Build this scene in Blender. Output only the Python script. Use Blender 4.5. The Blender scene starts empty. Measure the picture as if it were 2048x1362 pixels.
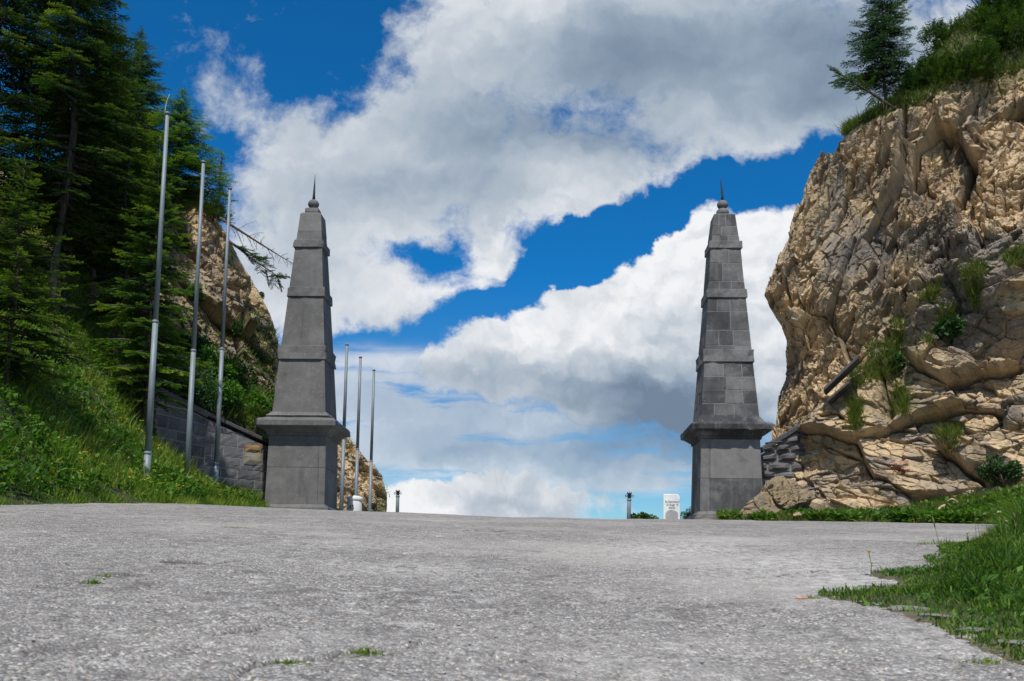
import bpy, math, random
import numpy as np
from mathutils import Vector, Matrix

SC = bpy.context.scene
COL = SC.collection
PI = math.pi
f32 = np.float32
# ------------------------------------------------------------------ camera
F = 2000.0                       # focal length in photo pixels (photo is 2048 wide)
PITCH, ROLL, SHY = math.radians(6.9), math.radians(0.8), 240.0
EYE = np.array([0.0, 0.0, 0.4])
cd = bpy.data.cameras.new("camera")
cam = bpy.data.objects.new("camera", cd)
COL.objects.link(cam)
cd.sensor_width = 36.0
cd.lens = 36.0 * F / 2048.0
cd.shift_y = SHY / 2048.0
cd.clip_start, cd.clip_end = 0.05, 20000
MROT = Matrix.Rotation(math.radians(90) + PITCH, 4, 'X') @ Matrix.Rotation(ROLL, 4, 'Z')
cam.matrix_world = Matrix.Translation(Vector(EYE)) @ MROT
cd.dof.use_dof = True
cd.dof.focus_distance = 26.0
cd.dof.aperture_fstop = 10.0
SC.camera = cam
RM = np.array(MROT.to_3x3())

def ray(u, v):
    return RM @ np.array([(u - 1024) / F, -(v - 681 - SHY) / F, -1.0])

def at(u, v, Y):
    d = ray(u, v)
    return EYE + d * (Y / d[1])

def atv(u, v, Y):                # vectorised
    u, v, Y = np.broadcast_arrays(np.asarray(u, float), np.asarray(v, float), np.asarray(Y, float))
    c = np.stack([(u - 1024) / F, -(v - 681 - SHY) / F, -np.ones_like(u)], -1)
    d = c @ RM.T
    return EYE + d * (Y / d[..., 1])[..., None]

def proj(P):
    c = (np.asarray(P, float) - EYE) @ RM
    w = -c[..., 2]
    return 1024 + F * c[..., 0] / w, 681 + SHY - F * c[..., 1] / w

# ------------------------------------------------------------------ sun, sky, exposure
SUN_EL, SUN_AZ = math.radians(60), math.radians(9)     # sun behind the camera, a little to its left
sdir = Vector((-math.sin(SUN_AZ) * math.cos(SUN_EL), -math.cos(SUN_AZ) * math.cos(SUN_EL), math.sin(SUN_EL)))
sl = bpy.data.lights.new("sun", 'SUN')
sl.energy, sl.angle, sl.color = 4.6, math.radians(0.53), (1.0, 0.955, 0.88)
so = bpy.data.objects.new("sun", sl)
COL.objects.link(so)
so.rotation_euler = sdir.to_track_quat('Z', 'Y').to_euler()
so.location = (-20, -40, 60)
SC.view_settings.view_transform = 'Standard'
SC.view_settings.look = 'None'
SC.view_settings.exposure = 0.0
SC.view_settings.gamma = 1.0
SC.cycles.use_denoising = True
SC.cycles.max_bounces = 6
SC.cycles.diffuse_bounces = 3
SC.cycles.transparent_max_bounces = 6
SC.render.filter_size = 1.3 if hasattr(SC.render, 'filter_size') else 1.5

class NT:
    """small helper to write node graphs"""
    def __init__(s, tree):
        s.t = tree
        s.n, s.l = tree.nodes, tree.links
    def new(s, typ, **kw):
        nd = s.n.new(typ)
        for k, v in kw.items():
            setattr(nd, k, v)
        return nd
    def link(s, a, b):
        s.l.new(a, b)
    def put(s, sock, v):
        if isinstance(v, bpy.types.NodeSocket):
            s.l.new(v, sock)
        else:
            if hasattr(sock.default_value, '__len__') and not hasattr(v, '__len__'):
                v = (v,) * len(sock.default_value)
            if hasattr(v, '__len__') and len(sock.default_value) == 4 and len(v) == 3:
                v = (*v, 1)
            sock.default_value = v
    def m(s, op, a, b=0.0, c=0.0, clamp=False):
        nd = s.new('ShaderNodeMath', operation=op, use_clamp=clamp)
        s.put(nd.inputs[0], a); s.put(nd.inputs[1], b); s.put(nd.inputs[2], c)
        return nd.outputs[0]
    def vm(s, op, a, b=(0, 0, 0), sc=1.0):
        nd = s.new('ShaderNodeVectorMath', operation=op)
        s.put(nd.inputs[0], a)
        if len(nd.inputs) > 1: s.put(nd.inputs[1], b)
        if op == 'SCALE': s.put(nd.inputs[3], sc)
        return nd.outputs[1] if op in ('DOT_PRODUCT', 'LENGTH', 'DISTANCE') else nd.outputs[0]
    def mapr(s, v, a, b, c=0.0, d=1.0, smooth=False):
        nd = s.new('ShaderNodeMapRange', interpolation_type='SMOOTHSTEP' if smooth else 'LINEAR')
        s.put(nd.inputs[0], v)
        for i, x in enumerate((a, b, c, d)): s.put(nd.inputs[1 + i], x)
        return nd.outputs[0]
    def mix(s, fac, a, b, blend='MIX'):
        nd = s.new('ShaderNodeMix', data_type='RGBA', blend_type=blend, clamp_factor=True)
        s.put(nd.inputs[0], fac); s.put(nd.inputs[6], a); s.put(nd.inputs[7], b)
        return nd.outputs[2]
    def noise(s, vec, scale, detail=5, rough=0.55, dist=0.0, col=False, lac=2.0):
        nd = s.new('ShaderNodeTexNoise')
        s.put(nd.inputs['Vector'], vec)
        nd.inputs['Scale'].default_value = scale
        nd.inputs['Detail'].default_value = detail
        nd.inputs['Roughness'].default_value = rough
        nd.inputs['Lacunarity'].default_value = lac
        nd.inputs['Distortion'].default_value = dist
        return nd.outputs[1] if col else nd.outputs[0]
    def voro(s, vec, scale, feature='F1', out=0, rnd=1.0):
        nd = s.new('ShaderNodeTexVoronoi', feature=feature)
        s.put(nd.inputs['Vector'], vec)
        nd.inputs['Scale'].default_value = scale
        nd.inputs['Randomness'].default_value = rnd
        return nd.outputs[out]
    def ramp(s, fac, stops, interp='LINEAR'):
        nd = s.new('ShaderNodeValToRGB')
        nd.color_ramp.interpolation = interp
        el = nd.color_ramp.elements
        while len(el) < len(stops): el.new(0.5)
        for e, (p, c) in zip(el, stops):
            e.position = p
            e.color = (*c, 1) if len(c) == 3 else c
        s.put(nd.inputs[0], fac)
        return nd.outputs[0]
    def attr(s, name, out=2):
        nd = s.new('ShaderNodeAttribute', attribute_name=name)
        return nd.outputs[out]

# ---- the sky: Nishita blue plus clouds laid out by direction
W = bpy.data.worlds.new("World")
SC.world = W
W.use_nodes = True
W.node_tree.nodes.clear()
w = NT(W.node_tree)
tc = w.new('ShaderNodeTexCoord')
sky = w.new('ShaderNodeTexSky', sky_type='NISHITA')
sky.sun_disc = False
sky.sun_elevation = SUN_EL
sky.sun_rotation = math.atan2(sdir.x, sdir.y)
sky.altitude = 1300
sky.air_density, sky.dust_density, sky.ozone_density = 1.0, 0.25, 2.5
dvec = tc.outputs['Generated']
sep = w.new('ShaderNodeSeparateXYZ')
w.link(dvec, sep.inputs[0])
dy = w.m('MAXIMUM', w.m('ABSOLUTE', sep.outputs[1]), 0.05)
qx, qz = w.m('DIVIDE', sep.outputs[0], dy), w.m('DIVIDE', sep.outputs[2], dy)
cmb = w.new('ShaderNodeCombineXYZ')
w.link(qx, cmb.inputs[0]); w.link(qz, cmb.inputs[1])
q0 = cmb.outputs[0]
# turbulence that gives the cloud outlines their billows
wn = w.noise(q0, 9.0, 5, 0.58, col=True)
wn2 = w.noise(q0, 34.0, 4, 0.6, col=True)
off = w.vm('SCALE', w.vm('SUBTRACT', wn, (0.5, 0.5, 0.5)), sc=0.075)
off2 = w.vm('SCALE', w.vm('SUBTRACT', wn2, (0.5, 0.5, 0.5)), sc=0.026)
qv = w.vm('MULTIPLY', w.vm('ADD', w.vm('ADD', q0, off), off2), (1, 1, 0))

def field(blobs, vec):
    tot = None
    for (u, v, ru, rv, rot, wt) in blobs:
        p = at(u, v, 1.0) - EYE
        mp = w.new('ShaderNodeMapping', vector_type='TEXTURE')
        w.link(vec, mp.inputs[0])
        mp.inputs['Location'].default_value = (p[0], p[2], 0)
        mp.inputs['Rotation'].default_value = (0, 0, math.radians(rot))
        mp.inputs['Scale'].default_value = (ru / F, rv / F, 1)
        g = w.new('ShaderNodeTexGradient', gradient_type='SPHERICAL')
        w.link(mp.outputs[0], g.inputs[0])
        tot = w.m('MULTIPLY_ADD', g.outputs[1], wt, tot if tot is not None else 0.0)
    return tot

# density: (u, v, radius u, radius v, turn in degrees, weight)
CLOUD = [(1330, 60, 640, 250, -4, 1.6), (930, 130, 300, 210, 35, 1.0), (690, 290, 300, 150, 18, 1.0),
         (640, 470, 300, 260, 0, 1.2), (900, 360, 380, 170, 0, 1.1), (1150, 330, 300, 160, 0, 0.9),
         (1560, 200, 320, 140, 5, 1.1), (1400, 300, 240, 90, 12, 0.6), (620, 590, 200, 110, 0, 0.7), (830, 600, 260, 80, 0, 0.75),
         (980, 520, 110, 80, 0, 0.65), (440, 150, 130, 110, -25, 0.42), (500, 240, 150, 90, 0, 0.45),
         (1860, 110, 300, 260, 0, 0.8), (1180, 400, 150, 70, 0, 0.5),
         (830, 490, 130, 45, 0, -0.62), (860, 30, 90, 40, 0, -0.35), (1330, 405, 260, 70, 22, -0.95),
         (1470, 500, 190, 150, 0, 1.3), (1340, 600, 240, 150, 0, 1.3), (1120, 680, 240, 120, 10, 1.1),
         (930, 720, 220, 80, 0, 0.9), (1430, 720, 380, 220, 0, 1.3), (1200, 760, 420, 120, 0, 0.9),
         (1600, 600, 200, 300, 0, 1.0), (1130, 590, 50, 30, 0, 0.3), (1150, 505, 170, 70, 20, -0.85), (760, 680, 150, 45, 0, -0.6), (950, 620, 150, 55, 10, -0.65), (1570, 335, 230, 75, 15, -0.75), (700, 30, 160, 90, 30, -0.5), (560, 90, 120, 60, 20, -0.4),
         (960, 1010, 230, 70, 0, 0.9), (1120, 995, 200, 55, 0, 0.55), (850, 1025, 160, 55, 0, 0.6), (980, 965, 80, 40, 0, 0.5),
         (1330, 930, 190, 60, 0, 0.5)]
D = field(CLOUD, qv)
n_f = w.noise(w.vm('ADD', q0, w.vm('SCALE', off, sc=0.6)), 19.0, 8, 0.66)
crisp = field([(1330, 640, 620, 330, 0, 2.2), (980, 1000, 330, 110, 0, 2.0)], q0)
dens = w.m('MULTIPLY_ADD', w.m('SUBTRACT', n_f, 0.5), w.mapr(crisp, 0, 1, 1.75, 0.85), D)
# thin streaky layer low over the pass
st_vec = w.vm('MULTIPLY', w.vm('ADD', q0, w.vm('SCALE', off, sc=0.5)), (4.0, 30.0, 0))
st_n = w.noise(st_vec, 1.0, 6, 0.6)
STREAK = [(1000, 830, 620, 150, 0, 1.1), (760, 800, 330, 160, 0, 0.9), (950, 930, 620, 90, 0, 0.9), (1250, 960, 300, 50, 0, 0.5), (1330, 930, 260, 60, 0, 0.5), (1500, 900, 300, 160, 0, 0.5)]
st = w.m('MULTIPLY', field(STREAK, q0), w.mapr(st_n, 0.33, 0.62, 0.14, 1.25))
# clouds elsewhere in the sky (above, beside and behind the camera)
gen = w.noise(w.vm('MULTIPLY', dvec, (1, 1, 2.2)), 2.4, 7, 0.58)
away = w.mapr(w.m('MAXIMUM', w.m('ABSOLUTE', qx), w.m('MULTIPLY', sep.outputs[1], -40)), 0.62, 0.95, 0, 1)
dens2 = w.m('MULTIPLY', w.mapr(gen, 0.5, 0.66, 0, 1, True), away)
mask = w.m('MAXIMUM', w.mapr(dens, w.mapr(crisp, 0, 1, 0.10, 0.20), w.mapr(crisp, 0, 1, 0.82, 0.44), 0, 1, True), dens2)
mask = w.m('MAXIMUM', mask, w.m('MULTIPLY', w.mapr(st, 0.08, 0.80, 0, 0.82, True), 1.0))
mask = w.m('MULTIPLY', mask, w.mapr(sep.outputs[2], -0.02, 0.03, 0, 1))
# thickness: grey bases and interiors
SHADE = [(950, 200, 620, 330, 0, 0.56), (600, 450, 260, 260, 0, 0.30), (1010, 380, 330, 120, 0, 0.25), (1560, 60, 520, 240, 0, 1.05), (1500, 230, 380, 110, 8, 0.55), (1150, 130, 420, 150, 0, 0.3), (1130, 275, 460, 90, -4, 0.62), (760, 380, 420, 110, 0, 0.45), (1300, 110, 380, 110, 0, 0.35),
         (1800, 150, 300, 200, 0, 0.5), (680, 520, 240, 150, 0, 0.30), (820, 640, 240, 60, 0, 0.3), (560, 230, 190, 120, 0, 0.3), (430, 150, 160, 120, 0, 0.4),
         (1220, 770, 420, 85, -6, 0.75), (1370, 850, 330, 100, -8, 1.0), (1480, 730, 330, 170, 0, 0.45), (950, 745, 240, 45, 0, 0.35),
         (1000, 880, 700, 150, 0, 0.45), (1050, 1015, 260, 50, 0, 0.45), (850, 800, 300, 90, 0, 0.25), (1310, 920, 300, 110, 0, 0.7), (900, 910, 420, 60, 0, 0.3)]
S = field(SHADE, qv)
qs = w.vm('ADD', qv, (-0.004, 0.012, 0))
nA, nB = w.noise(qv, 13.0, 5, 0.52), w.noise(qs, 13.0, 5, 0.52)
puff = w.m('MULTIPLY', w.m('SUBTRACT', nA, nB), w.mapr(crisp, 0, 1, 0.55, 1.3))
soft = w.m('MULTIPLY', w.m('SUBTRACT', w.noise(qv, 7.0, 5, 0.5), 0.5), 0.75)
lit = w.m('ADD', w.m('SUBTRACT', w.m('ADD', 0.93, puff), w.m('MULTIPLY', S, 0.70)), soft, clamp=True)
ccol = w.ramp(lit, [(0.0, (0.17, 0.235, 0.33)), (0.35, (0.30, 0.38, 0.48)), (0.65, (0.52, 0.58, 0.65)), (1.0, (0.90, 0.91, 0.93))])
# deep, polarised-looking blue
tintc = w.mix(w.m('POWER', w.mapr(sep.outputs[2], 0.04, 0.30, 0, 1), 0.7), (0.72, 0.92, 0.92), (0.07, 0.76, 1.24))
blue = w.mix(1.0, sky.outputs[0], tintc, 'MULTIPLY')
skyc = w.mix(mask, w.vm('SCALE', blue, sc=1.0), w.vm('SCALE', ccol, sc=10.0))
bg = w.new('ShaderNodeBackground')
w.link(skyc, bg.inputs[0])
bg.inputs[1].default_value = 0.1
wo = w.new('ShaderNodeOutputWorld')
w.link(bg.outputs[0], wo.inputs[0])

# ------------------------------------------------------------------ numpy noise
def _h(ix, iy, iz, s):
    n = (ix.astype(np.uint32) * np.uint32(374761393) + iy.astype(np.uint32) * np.uint32(668265263)
         + iz.astype(np.uint32) * np.uint32(2147483647) + np.uint32((s * 974634777) & 0xffffffff))
    n = (n ^ (n >> np.uint32(13))) * np.uint32(1274126177)
    n = (n ^ (n >> np.uint32(16))) * np.uint32(2246822519)
    n = n ^ (n >> np.uint32(15))
    return (n & np.uint32(0xffffff)).astype(f32) * f32(1 / 16777215.0)

def vnoise(P, s=0):
    P = np.asarray(P, f32)
    i = np.floor(P).astype(np.int64); t = (P - i).astype(f32)
    t = t * t * t * (t * (t * 6 - 15) + 10)
    x, y, z = i[:, 0], i[:, 1], i[:, 2]
    r = 0
    for a in (0, 1):
        for b in (0, 1):
            for c in (0, 1):
                wgt = (t[:, 0] if a else 1 - t[:, 0]) * (t[:, 1] if b else 1 - t[:, 1]) * (t[:, 2] if c else 1 - t[:, 2])
                r = r + wgt * _h(x + a, y + b, z + c, s)
    return r * 2 - 1

def fbm(P, octv=5, s=0, gain=0.5):
    P = np.asarray(P, f32); r = 0; a = 1.0; n = 0
    for o in range(octv):
        r = r + a * vnoise(P * (2.03 ** o) + o * 17.3, s + o)
        n += a; a *= gain
    return r / n

def worley(P, s=0):
    """F1, F2, three randoms of the nearest cell and the offset from its centre"""
    P = np.asarray(P, f32)
    i = np.floor(P).astype(np.int64); fr = (P - i).astype(f32)
    N = len(P)
    f1 = np.full(N, 9, f32); f2 = np.full(N, 9, f32)
    rid = np.zeros((N, 3), f32); of = np.zeros((N, 3), f32)
    for a in (-1, 0, 1):
        for b in (-1, 0, 1):
            for c in (-1, 0, 1):
                x, y, z = i[:, 0] + a, i[:, 1] + b, i[:, 2] + c
                o = np.stack([a + _h(x, y, z, s) - fr[:, 0], b + _h(x, y, z, s + 1) - fr[:, 1], c + _h(x, y, z, s + 2) - fr[:, 2]], 1)
                d = np.sqrt((o * o).sum(1))
                near = d < f1
                f2 = np.where(near, f1, np.minimum(f2, d))
                f1 = np.where(near, d, f1)
                if near.any():
                    xn, yn, zn = x[near], y[near], z[near]
                    rid[near] = np.stack([_h(xn, yn, zn, s + 3), _h(xn, yn, zn, s + 4), _h(xn, yn, zn, s + 5)], 1)
                    of[near] = -o[near]
    return f1, f2, rid, of

def sstep(a, b, x):
    t = np.clip((np.asarray(x, float) - a) / (b - a), 0, 1)
    return t * t * (3 - 2 * t)

# ------------------------------------------------------------------ objects
def link(o, parent=None):
    COL.objects.link(o)
    if parent is not None:
        o.parent = parent
    return o

def tag(o, label=None, cat=None, group=None, kind=None):
    if label: o['label'] = label
    if cat: o['category'] = cat
    if group: o['group'] = group
    if kind: o['kind'] = kind
    return o

def empty(name, loc=(0, 0, 0), rz=0.0):
    o = bpy.data.objects.new(name, None)
    o.location = loc
    o.rotation_euler = (0, 0, rz)
    o.empty_display_size = 0.2
    return link(o)

def make_mesh(name, V, Q=None, T=None, mats=(), attrs=None, smooth=False, fmat=None):
    """mesh from arrays: quads first, then triangles"""
    me = bpy.data.meshes.new(name)
    V = np.asarray(V, f32).reshape(-1, 3)
    Q = np.zeros((0, 4), np.int32) if Q is None else np.asarray(Q, np.int32).reshape(-1, 4)
    T = np.zeros((0, 3), np.int32) if T is None else np.asarray(T, np.int32).reshape(-1, 3)
    me.vertices.add(len(V))
    me.vertices.foreach_set('co', V.ravel())
    nl = Q.size + T.size
    me.loops.add(nl)
    me.loops.foreach_set('vertex_index', np.concatenate([Q.ravel(), T.ravel()]).astype(np.int32))
    me.polygons.add(len(Q) + len(T))
    me.polygons.foreach_set('loop_start', np.concatenate([np.arange(len(Q)) * 4, Q.size + np.arange(len(T)) * 3]).astype(np.int32))
    if fmat is not None:
        me.polygons.foreach_set('material_index', np.asarray(fmat, np.int32))
    me.polygons.foreach_set('use_smooth', np.full(len(Q) + len(T), smooth, dtype=bool))
    me.update(calc_edges=True)
    for m in (mats if isinstance(mats, (list, tuple)) else [mats]):
        me.materials.append(m)
    for k, a in (attrs or {}).items():
        a = np.asarray(a, f32)
        dom = 'POINT' if len(a) == len(V) else 'FACE'
        at_ = me.attributes.new(k, 'FLOAT', dom)
        at_.data.foreach_set('value', a.ravel())
    return me

def obj(name, me, parent=None, loc=None):
    o = bpy.data.objects.new(name, me)
    if loc is not None: o.location = loc
    return link(o, parent)

class Geo:
    """collects polygons (any vertex count) for one hard-surface mesh"""
    def __init__(s):
        s.v, s.f, s.t, s.sm = [], [], [], []
        s.tint = 0.5
    def add(s, verts, faces, tint=None, smooth=False):
        b = len(s.v)
        s.v += [tuple(map(float, p)) for p in verts]
        for q in faces:
            s.f.append([b + i for i in q]); s.t.append(s.tint if tint is None else tint); s.sm.append(smooth)
    def lathe(s, prof, n=24, c=(0, 0), smooth=True, caps=True, axis=None):
        vs = []
        for (z, r) in prof:
            for k in range(n):
                a = 2 * PI * k / n
                vs.append((c[0] + r * math.cos(a), c[1] + r * math.sin(a), z))
        fs = []
        for i in range(len(prof) - 1):
            for k in range(n):
                fs.append((i * n + k, i * n + (k + 1) % n, (i + 1) * n + (k + 1) % n, (i + 1) * n + k))
        s.add(vs, fs, smooth=smooth)
        if caps:
            b = len(s.v) - len(vs)
            s.f.append([b + k for k in range(n)][::-1]); s.t.append(s.tint); s.sm.append(False)
            s.f.append([b + (len(prof) - 1) * n + k for k in range(n)]); s.t.append(s.tint); s.sm.append(False)
    def loft(s, prof, caps=True):
        """square rings (z, half width)"""
        vs, fs = [], []
        for (z, h) in prof:
            vs += [(-h, -h, z), (h, -h, z), (h, h, z), (-h, h, z)]
        for i in range(len(prof) - 1):
            for k in range(4):
                fs.append((i * 4 + k, i * 4 + (k + 1) % 4, i * 4 + 4 + (k + 1) % 4, i * 4 + 4 + k))
        if caps:
            fs.append((3, 2, 1, 0))
            e = (len(prof) - 1) * 4
            fs.append((e, e + 1, e + 2, e + 3))
        s.add(vs, fs)
    def tube(s, pts, rad, n=6, smooth=True):
        pts = [Vector(p) for p in pts]
        vs, fs = [], []
        up = Vector((0.13, 0.31, 1)).normalized()
        for i, p in enumerate(pts):
            d = (pts[min(i + 1, len(pts) - 1)] - pts[max(i - 1, 0)]).normalized()
            a = d.cross(up if abs(d.dot(up)) < .95 else Vector((1, 0, 0))).normalized()
            b = d.cross(a)
            r = rad[i] if hasattr(rad, '__len__') else rad
            for k in range(n):
                t = 2 * PI * k / n
                vs.append(p + a * (r * math.cos(t)) + b * (r * math.sin(t)))
        for i in range(len(pts) - 1):
            for k in range(n):
                fs.append((i * n + k, i * n + (k + 1) % n, (i + 1) * n + (k + 1) % n, (i + 1) * n + k))
        fs.append(tuple(range(n))[::-1]); fs.append(tuple((len(pts) - 1) * n + k for k in range(n)))
        s.add(vs, fs, smooth=smooth)
    def mesh(s, name, mat, bevel=0.0):
        me = bpy.data.meshes.new(name)
        me.from_pydata(s.v, [], s.f)
        me.materials.append(mat)
        a = me.attributes.new('tint', 'FLOAT', 'FACE')
        a.data.foreach_set('value', np.array(s.t, f32))
        me.polygons.foreach_set('use_smooth', np.array(s.sm, dtype=bool))
        me.update()
        return me

def part(name, geo, mat, parent, loc=None, bevel=0.0):
    o = obj(name, geo.mesh(name, mat), parent, loc)
    if bevel:
        b = o.modifiers.new('bevel', 'BEVEL')
        b.width, b.segments, b.limit_method, b.angle_limit = bevel, 2, 'ANGLE', math.radians(40)
    return o

# ------------------------------------------------------------------ materials
def material(name):
    m = bpy.data.materials.new(name)
    m.use_nodes = True
    m.node_tree.nodes.clear()
    t = NT(m.node_tree)
    out = t.new('ShaderNodeOutputMaterial')
    p = t.new('ShaderNodeBsdfPrincipled')
    p.inputs['Roughness'].default_value = 0.85
    p.inputs['Specular IOR Level'].default_value = 0.3
    t.link(p.outputs[0], out.inputs[0])
    return m, t, p, out

def bump(t, p, h, strength=0.5, dist=0.02):
    b = t.new('ShaderNodeBump')
    b.inputs['Strength'].default_value = strength
    b.inputs['Distance'].default_value = dist
    t.put(b.inputs['Height'], h)
    t.link(b.outputs[0], p.inputs['Normal'])

def posv(t):
    return t.new('ShaderNodeNewGeometry').outputs['Position']

def objv(t):
    return t.new('ShaderNodeTexCoord').outputs['Object']

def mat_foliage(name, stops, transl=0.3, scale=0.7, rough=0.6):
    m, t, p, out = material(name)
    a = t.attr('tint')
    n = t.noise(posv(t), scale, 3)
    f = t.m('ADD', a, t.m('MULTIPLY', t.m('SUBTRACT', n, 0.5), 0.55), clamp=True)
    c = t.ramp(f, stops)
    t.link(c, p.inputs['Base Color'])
    p.inputs['Roughness'].default_value = rough
    tr = t.new('ShaderNodeBsdfTranslucent')
    t.link(t.mix(1.0, c, (1.0, 1.15, 0.5), 'MULTIPLY'), tr.inputs[0])
    mx = t.new('ShaderNodeMixShader')
    mx.inputs[0].default_value = transl
    t.link(p.outputs[0], mx.inputs[1]); t.link(tr.outputs[0], mx.inputs[2])
    t.link(mx.outputs[0], out.inputs[0])
    return m

M = {}
M['spruce'] = mat_foliage('spruce_needles', [(0, (.010, .022, .008)), (.42, (.026, .056, .012)), (.70, (.075, .135, .018)), (1, (.24, .30, .030))], .34)
M['fir'] = mat_foliage('fir_needles', [(0, (.014, .034, .008)), (.42, (.042, .092, .012)), (.70, (.11, .19, .018)), (1, (.28, .34, .034))], .36)
M['firlight'] = mat_foliage('sunny_needles', [(0, (.020, .055, .010)), (.36, (.062, .150, .018)), (.66, (.15, .26, .026)), (1, (.30, .37, .04))], .40)  # sunlight put into the needle colour, brighter than the plain fir
M['larch'] = mat_foliage('larch_needles', [(0, (.030, .066, .028)), (.5, (.062, .120, .050)), (1, (.125, .200, .080))], .36)
M['mugo'] = mat_foliage('pine_needles', [(0, (.022, .050, .010)), (.45, (.060, .130, .016)), (1, (.16, .25, .028))], .30)
M['leaf'] = mat_foliage('broad_leaves', [(0, (.026, .075, .010)), (.5, (.065, .170, .018)), (1, (.16, .29, .04))], .38)
M['leafdark'] = mat_foliage('dark_leaves', [(0, (.016, .048, .014)), (.5, (.035, .095, .025)), (1, (.085, .17, .05))], .25)
M['grass'] = mat_foliage('grass_blades', [(0, (.040, .090, .008)), (.4, (.100, .195, .014)), (.75, (.185, .285, .026)), (1, (.33, .34, .07))], .4, 0.9)
M['lush'] = mat_foliage('lush_grass', [(0, (.018, .052, .006)), (.4, (.055, .135, .013)), (.72, (.125, .225, .022)), (1, (.28, .31, .07))], .38, 1.6)
M['drygrass'] = mat_foliage('alpine_grass', [(0, (.050, .090, .012)), (.5, (.115, .170, .026)), (1, (.24, .23, .075))], .35, 0.9)
M['flower'] = mat_foliage('yellow_petals', [(0, (.55, .30, .01)), (.5, (.70, .52, .02)), (.85, (.75, .62, .05)), (1, (.80, .78, .65))], .3, 0.2)

def mat_bark():
    m, t, p, o = material('bark')
    v = t.vm('MULTIPLY', objv(t), (1, 1, .25))
    n = t.noise(v, 14, 6, .6)
    t.link(t.ramp(n, [(.3, (.035, .027, .022)), (.55, (.10, .080, .065)), (.75, (.20, .175, .15))]), p.inputs['Base Color'])
    bump(t, p, n, .8, .03)
    return m
M['bark'] = mat_bark()

def mat_rock(name, mul=1.0):
    m, t, p, o = material(name)
    P = posv(t)
    tint = t.attr('tint')               # which bed the rock belongs to
    fine = t.noise(P, 5.0, 8, .65)
    big = t.noise(P, .55, 5, .6)
    f = t.m('ADD', t.m('MULTIPLY', tint, .62), t.m('ADD', t.m('MULTIPLY', t.m('SUBTRACT', big, .5), 1.0), t.m('MULTIPLY', t.m('SUBTRACT', fine, .5), .7)))
    f = t.m('ADD', f, .19)
    c = t.ramp(f, [(.05, (.150, .140, .132)), (.28, (.265, .240, .210)), (.44, (.36, .300, .220)), (.60, (.48, .390, .265)), (.80, (.57, .455, .300)), (1, (.66, .60, .48))])
    # rusty and blackish water stains
    v2 = t.vm('MULTIPLY', P, (1.6, 1.6, .42))
    stn = t.noise(v2, 1.2, 6, .6)
    c = t.mix(t.mapr(stn, .52, .68, 0, .7), c, (.135, .105, .080))
    gst = t.noise(t.vm('MULTIPLY', t.vm('ADD', P, (4.7, 1.3, 9.1)), (.9, .9, .5)), 1.0, 6, .65)
    c = t.mix(t.mapr(gst, .54, .66, 0, .6), c, (.20, .195, .19))
    sp = t.noise(P, 26, 5, .7)
    c = t.mix(t.mapr(sp, .52, .70, 0, .45), c, (.10, .08, .062))
    sp2 = t.noise(t.vm('ADD', P, (3.1, 7.7, 1.2)), 17, 5, .7)
    c = t.mix(t.mapr(sp2, .56, .72, 0, .5), c, (.62, .55, .43))
    c = t.mix(t.m('MULTIPLY', t.attr('moss'), t.mapr(fine, .40, .56, 0, 1)), c, (.075, .10, .022))
    if mul != 1.0: c = t.mix(1.0, c, (mul, mul * .93, mul * .84), 'MULTIPLY')
    t.link(c, p.inputs['Base Color'])
    p.inputs['Roughness'].default_value = .9
    h = t.m('ADD', t.m('MULTIPLY', t.noise(P, 11, 9, .68), 1.0), t.m('MULTIPLY', t.noise(t.vm('MULTIPLY', P, (9, 9, 26)), 1.0, 4, .6), .45))
    bump(t, p, h, .9, .06)
    return m
M['rock'] = mat_rock('limestone', 1.08)
M['rock_brown'] = mat_rock('brown_limestone', .62)

def mat_stone(name, lo, hi, speck=.5, bumpd=.012, blotch=(.16, .16, .165)):
    m, t, p, o = material(name)
    O = objv(t)
    tint = t.attr('tint')
    n = t.noise(O, 3.2, 7, .62)
    f = t.m('ADD', tint, t.m('MULTIPLY', t.m('SUBTRACT', n, .5), .65), clamp=True)
    c = t.ramp(f, [(0, lo), (1, hi)])
    # pale lichen specks and runs of lime
    sp = t.noise(O, 12, 4, .62)
    c = t.mix(t.mapr(sp, .64, .69, 0, speck), c, (.40, .40, .39))
    pit = t.noise(O, 46, 3, .6)
    c = t.mix(t.mapr(pit, .62, .70, 0, .5), c, tuple(x * .35 for x in lo))
    run = t.noise(t.vm('MULTIPLY', O, (7, 7, .9)), 1.0, 5, .6)
    c = t.mix(t.mapr(run, .57, .74, 0, .55), c, blotch)
    bl = t.noise(t.vm('ADD', O, (3.3, 1.7, 2.2)), 1.3, 6, .68)
    c = t.mix(t.mapr(bl, .50, .66, 0, .45), c, tuple(x * 1.25 for x in hi))
    c = t.mix(t.mapr(bl, .34, .46, .45, 0), c, tuple(x * .75 for x in lo))
    dk = t.noise(t.vm('MULTIPLY', O, (3, 3, .7)), 1.0, 5, .6)
    c = t.mix(t.mapr(dk, .58, .75, 0, .45), c, tuple(x * .5 for x in lo))
    t.link(c, p.inputs['Base Color'])
    p.inputs['Roughness'].default_value = .82
    bump(t, p, t.m('ADD', t.noise(O, 30, 7, .7), t.m('MULTIPLY', n, .6)), .6, bumpd)
    return m
M['stone_left'] = mat_stone('grey_andesite', (.085, .083, .083), (.185, .180, .177))
M['stone_right'] = mat_stone('dark_andesite', (.040, .042, .045), (.215, .208, .202), .35)
M['wallstone'] = mat_stone('wall_stone', (.070, .070, .076), (.235, .228, .225), .3, .03)
M['coping'] = mat_stone('coping_stone', (.060, .055, .055), (.125, .115, .112), .3, .03)
M['mortar'] = mat_stone('mortar', (.15, .147, .142), (.30, .29, .275), .3, .02)
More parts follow.
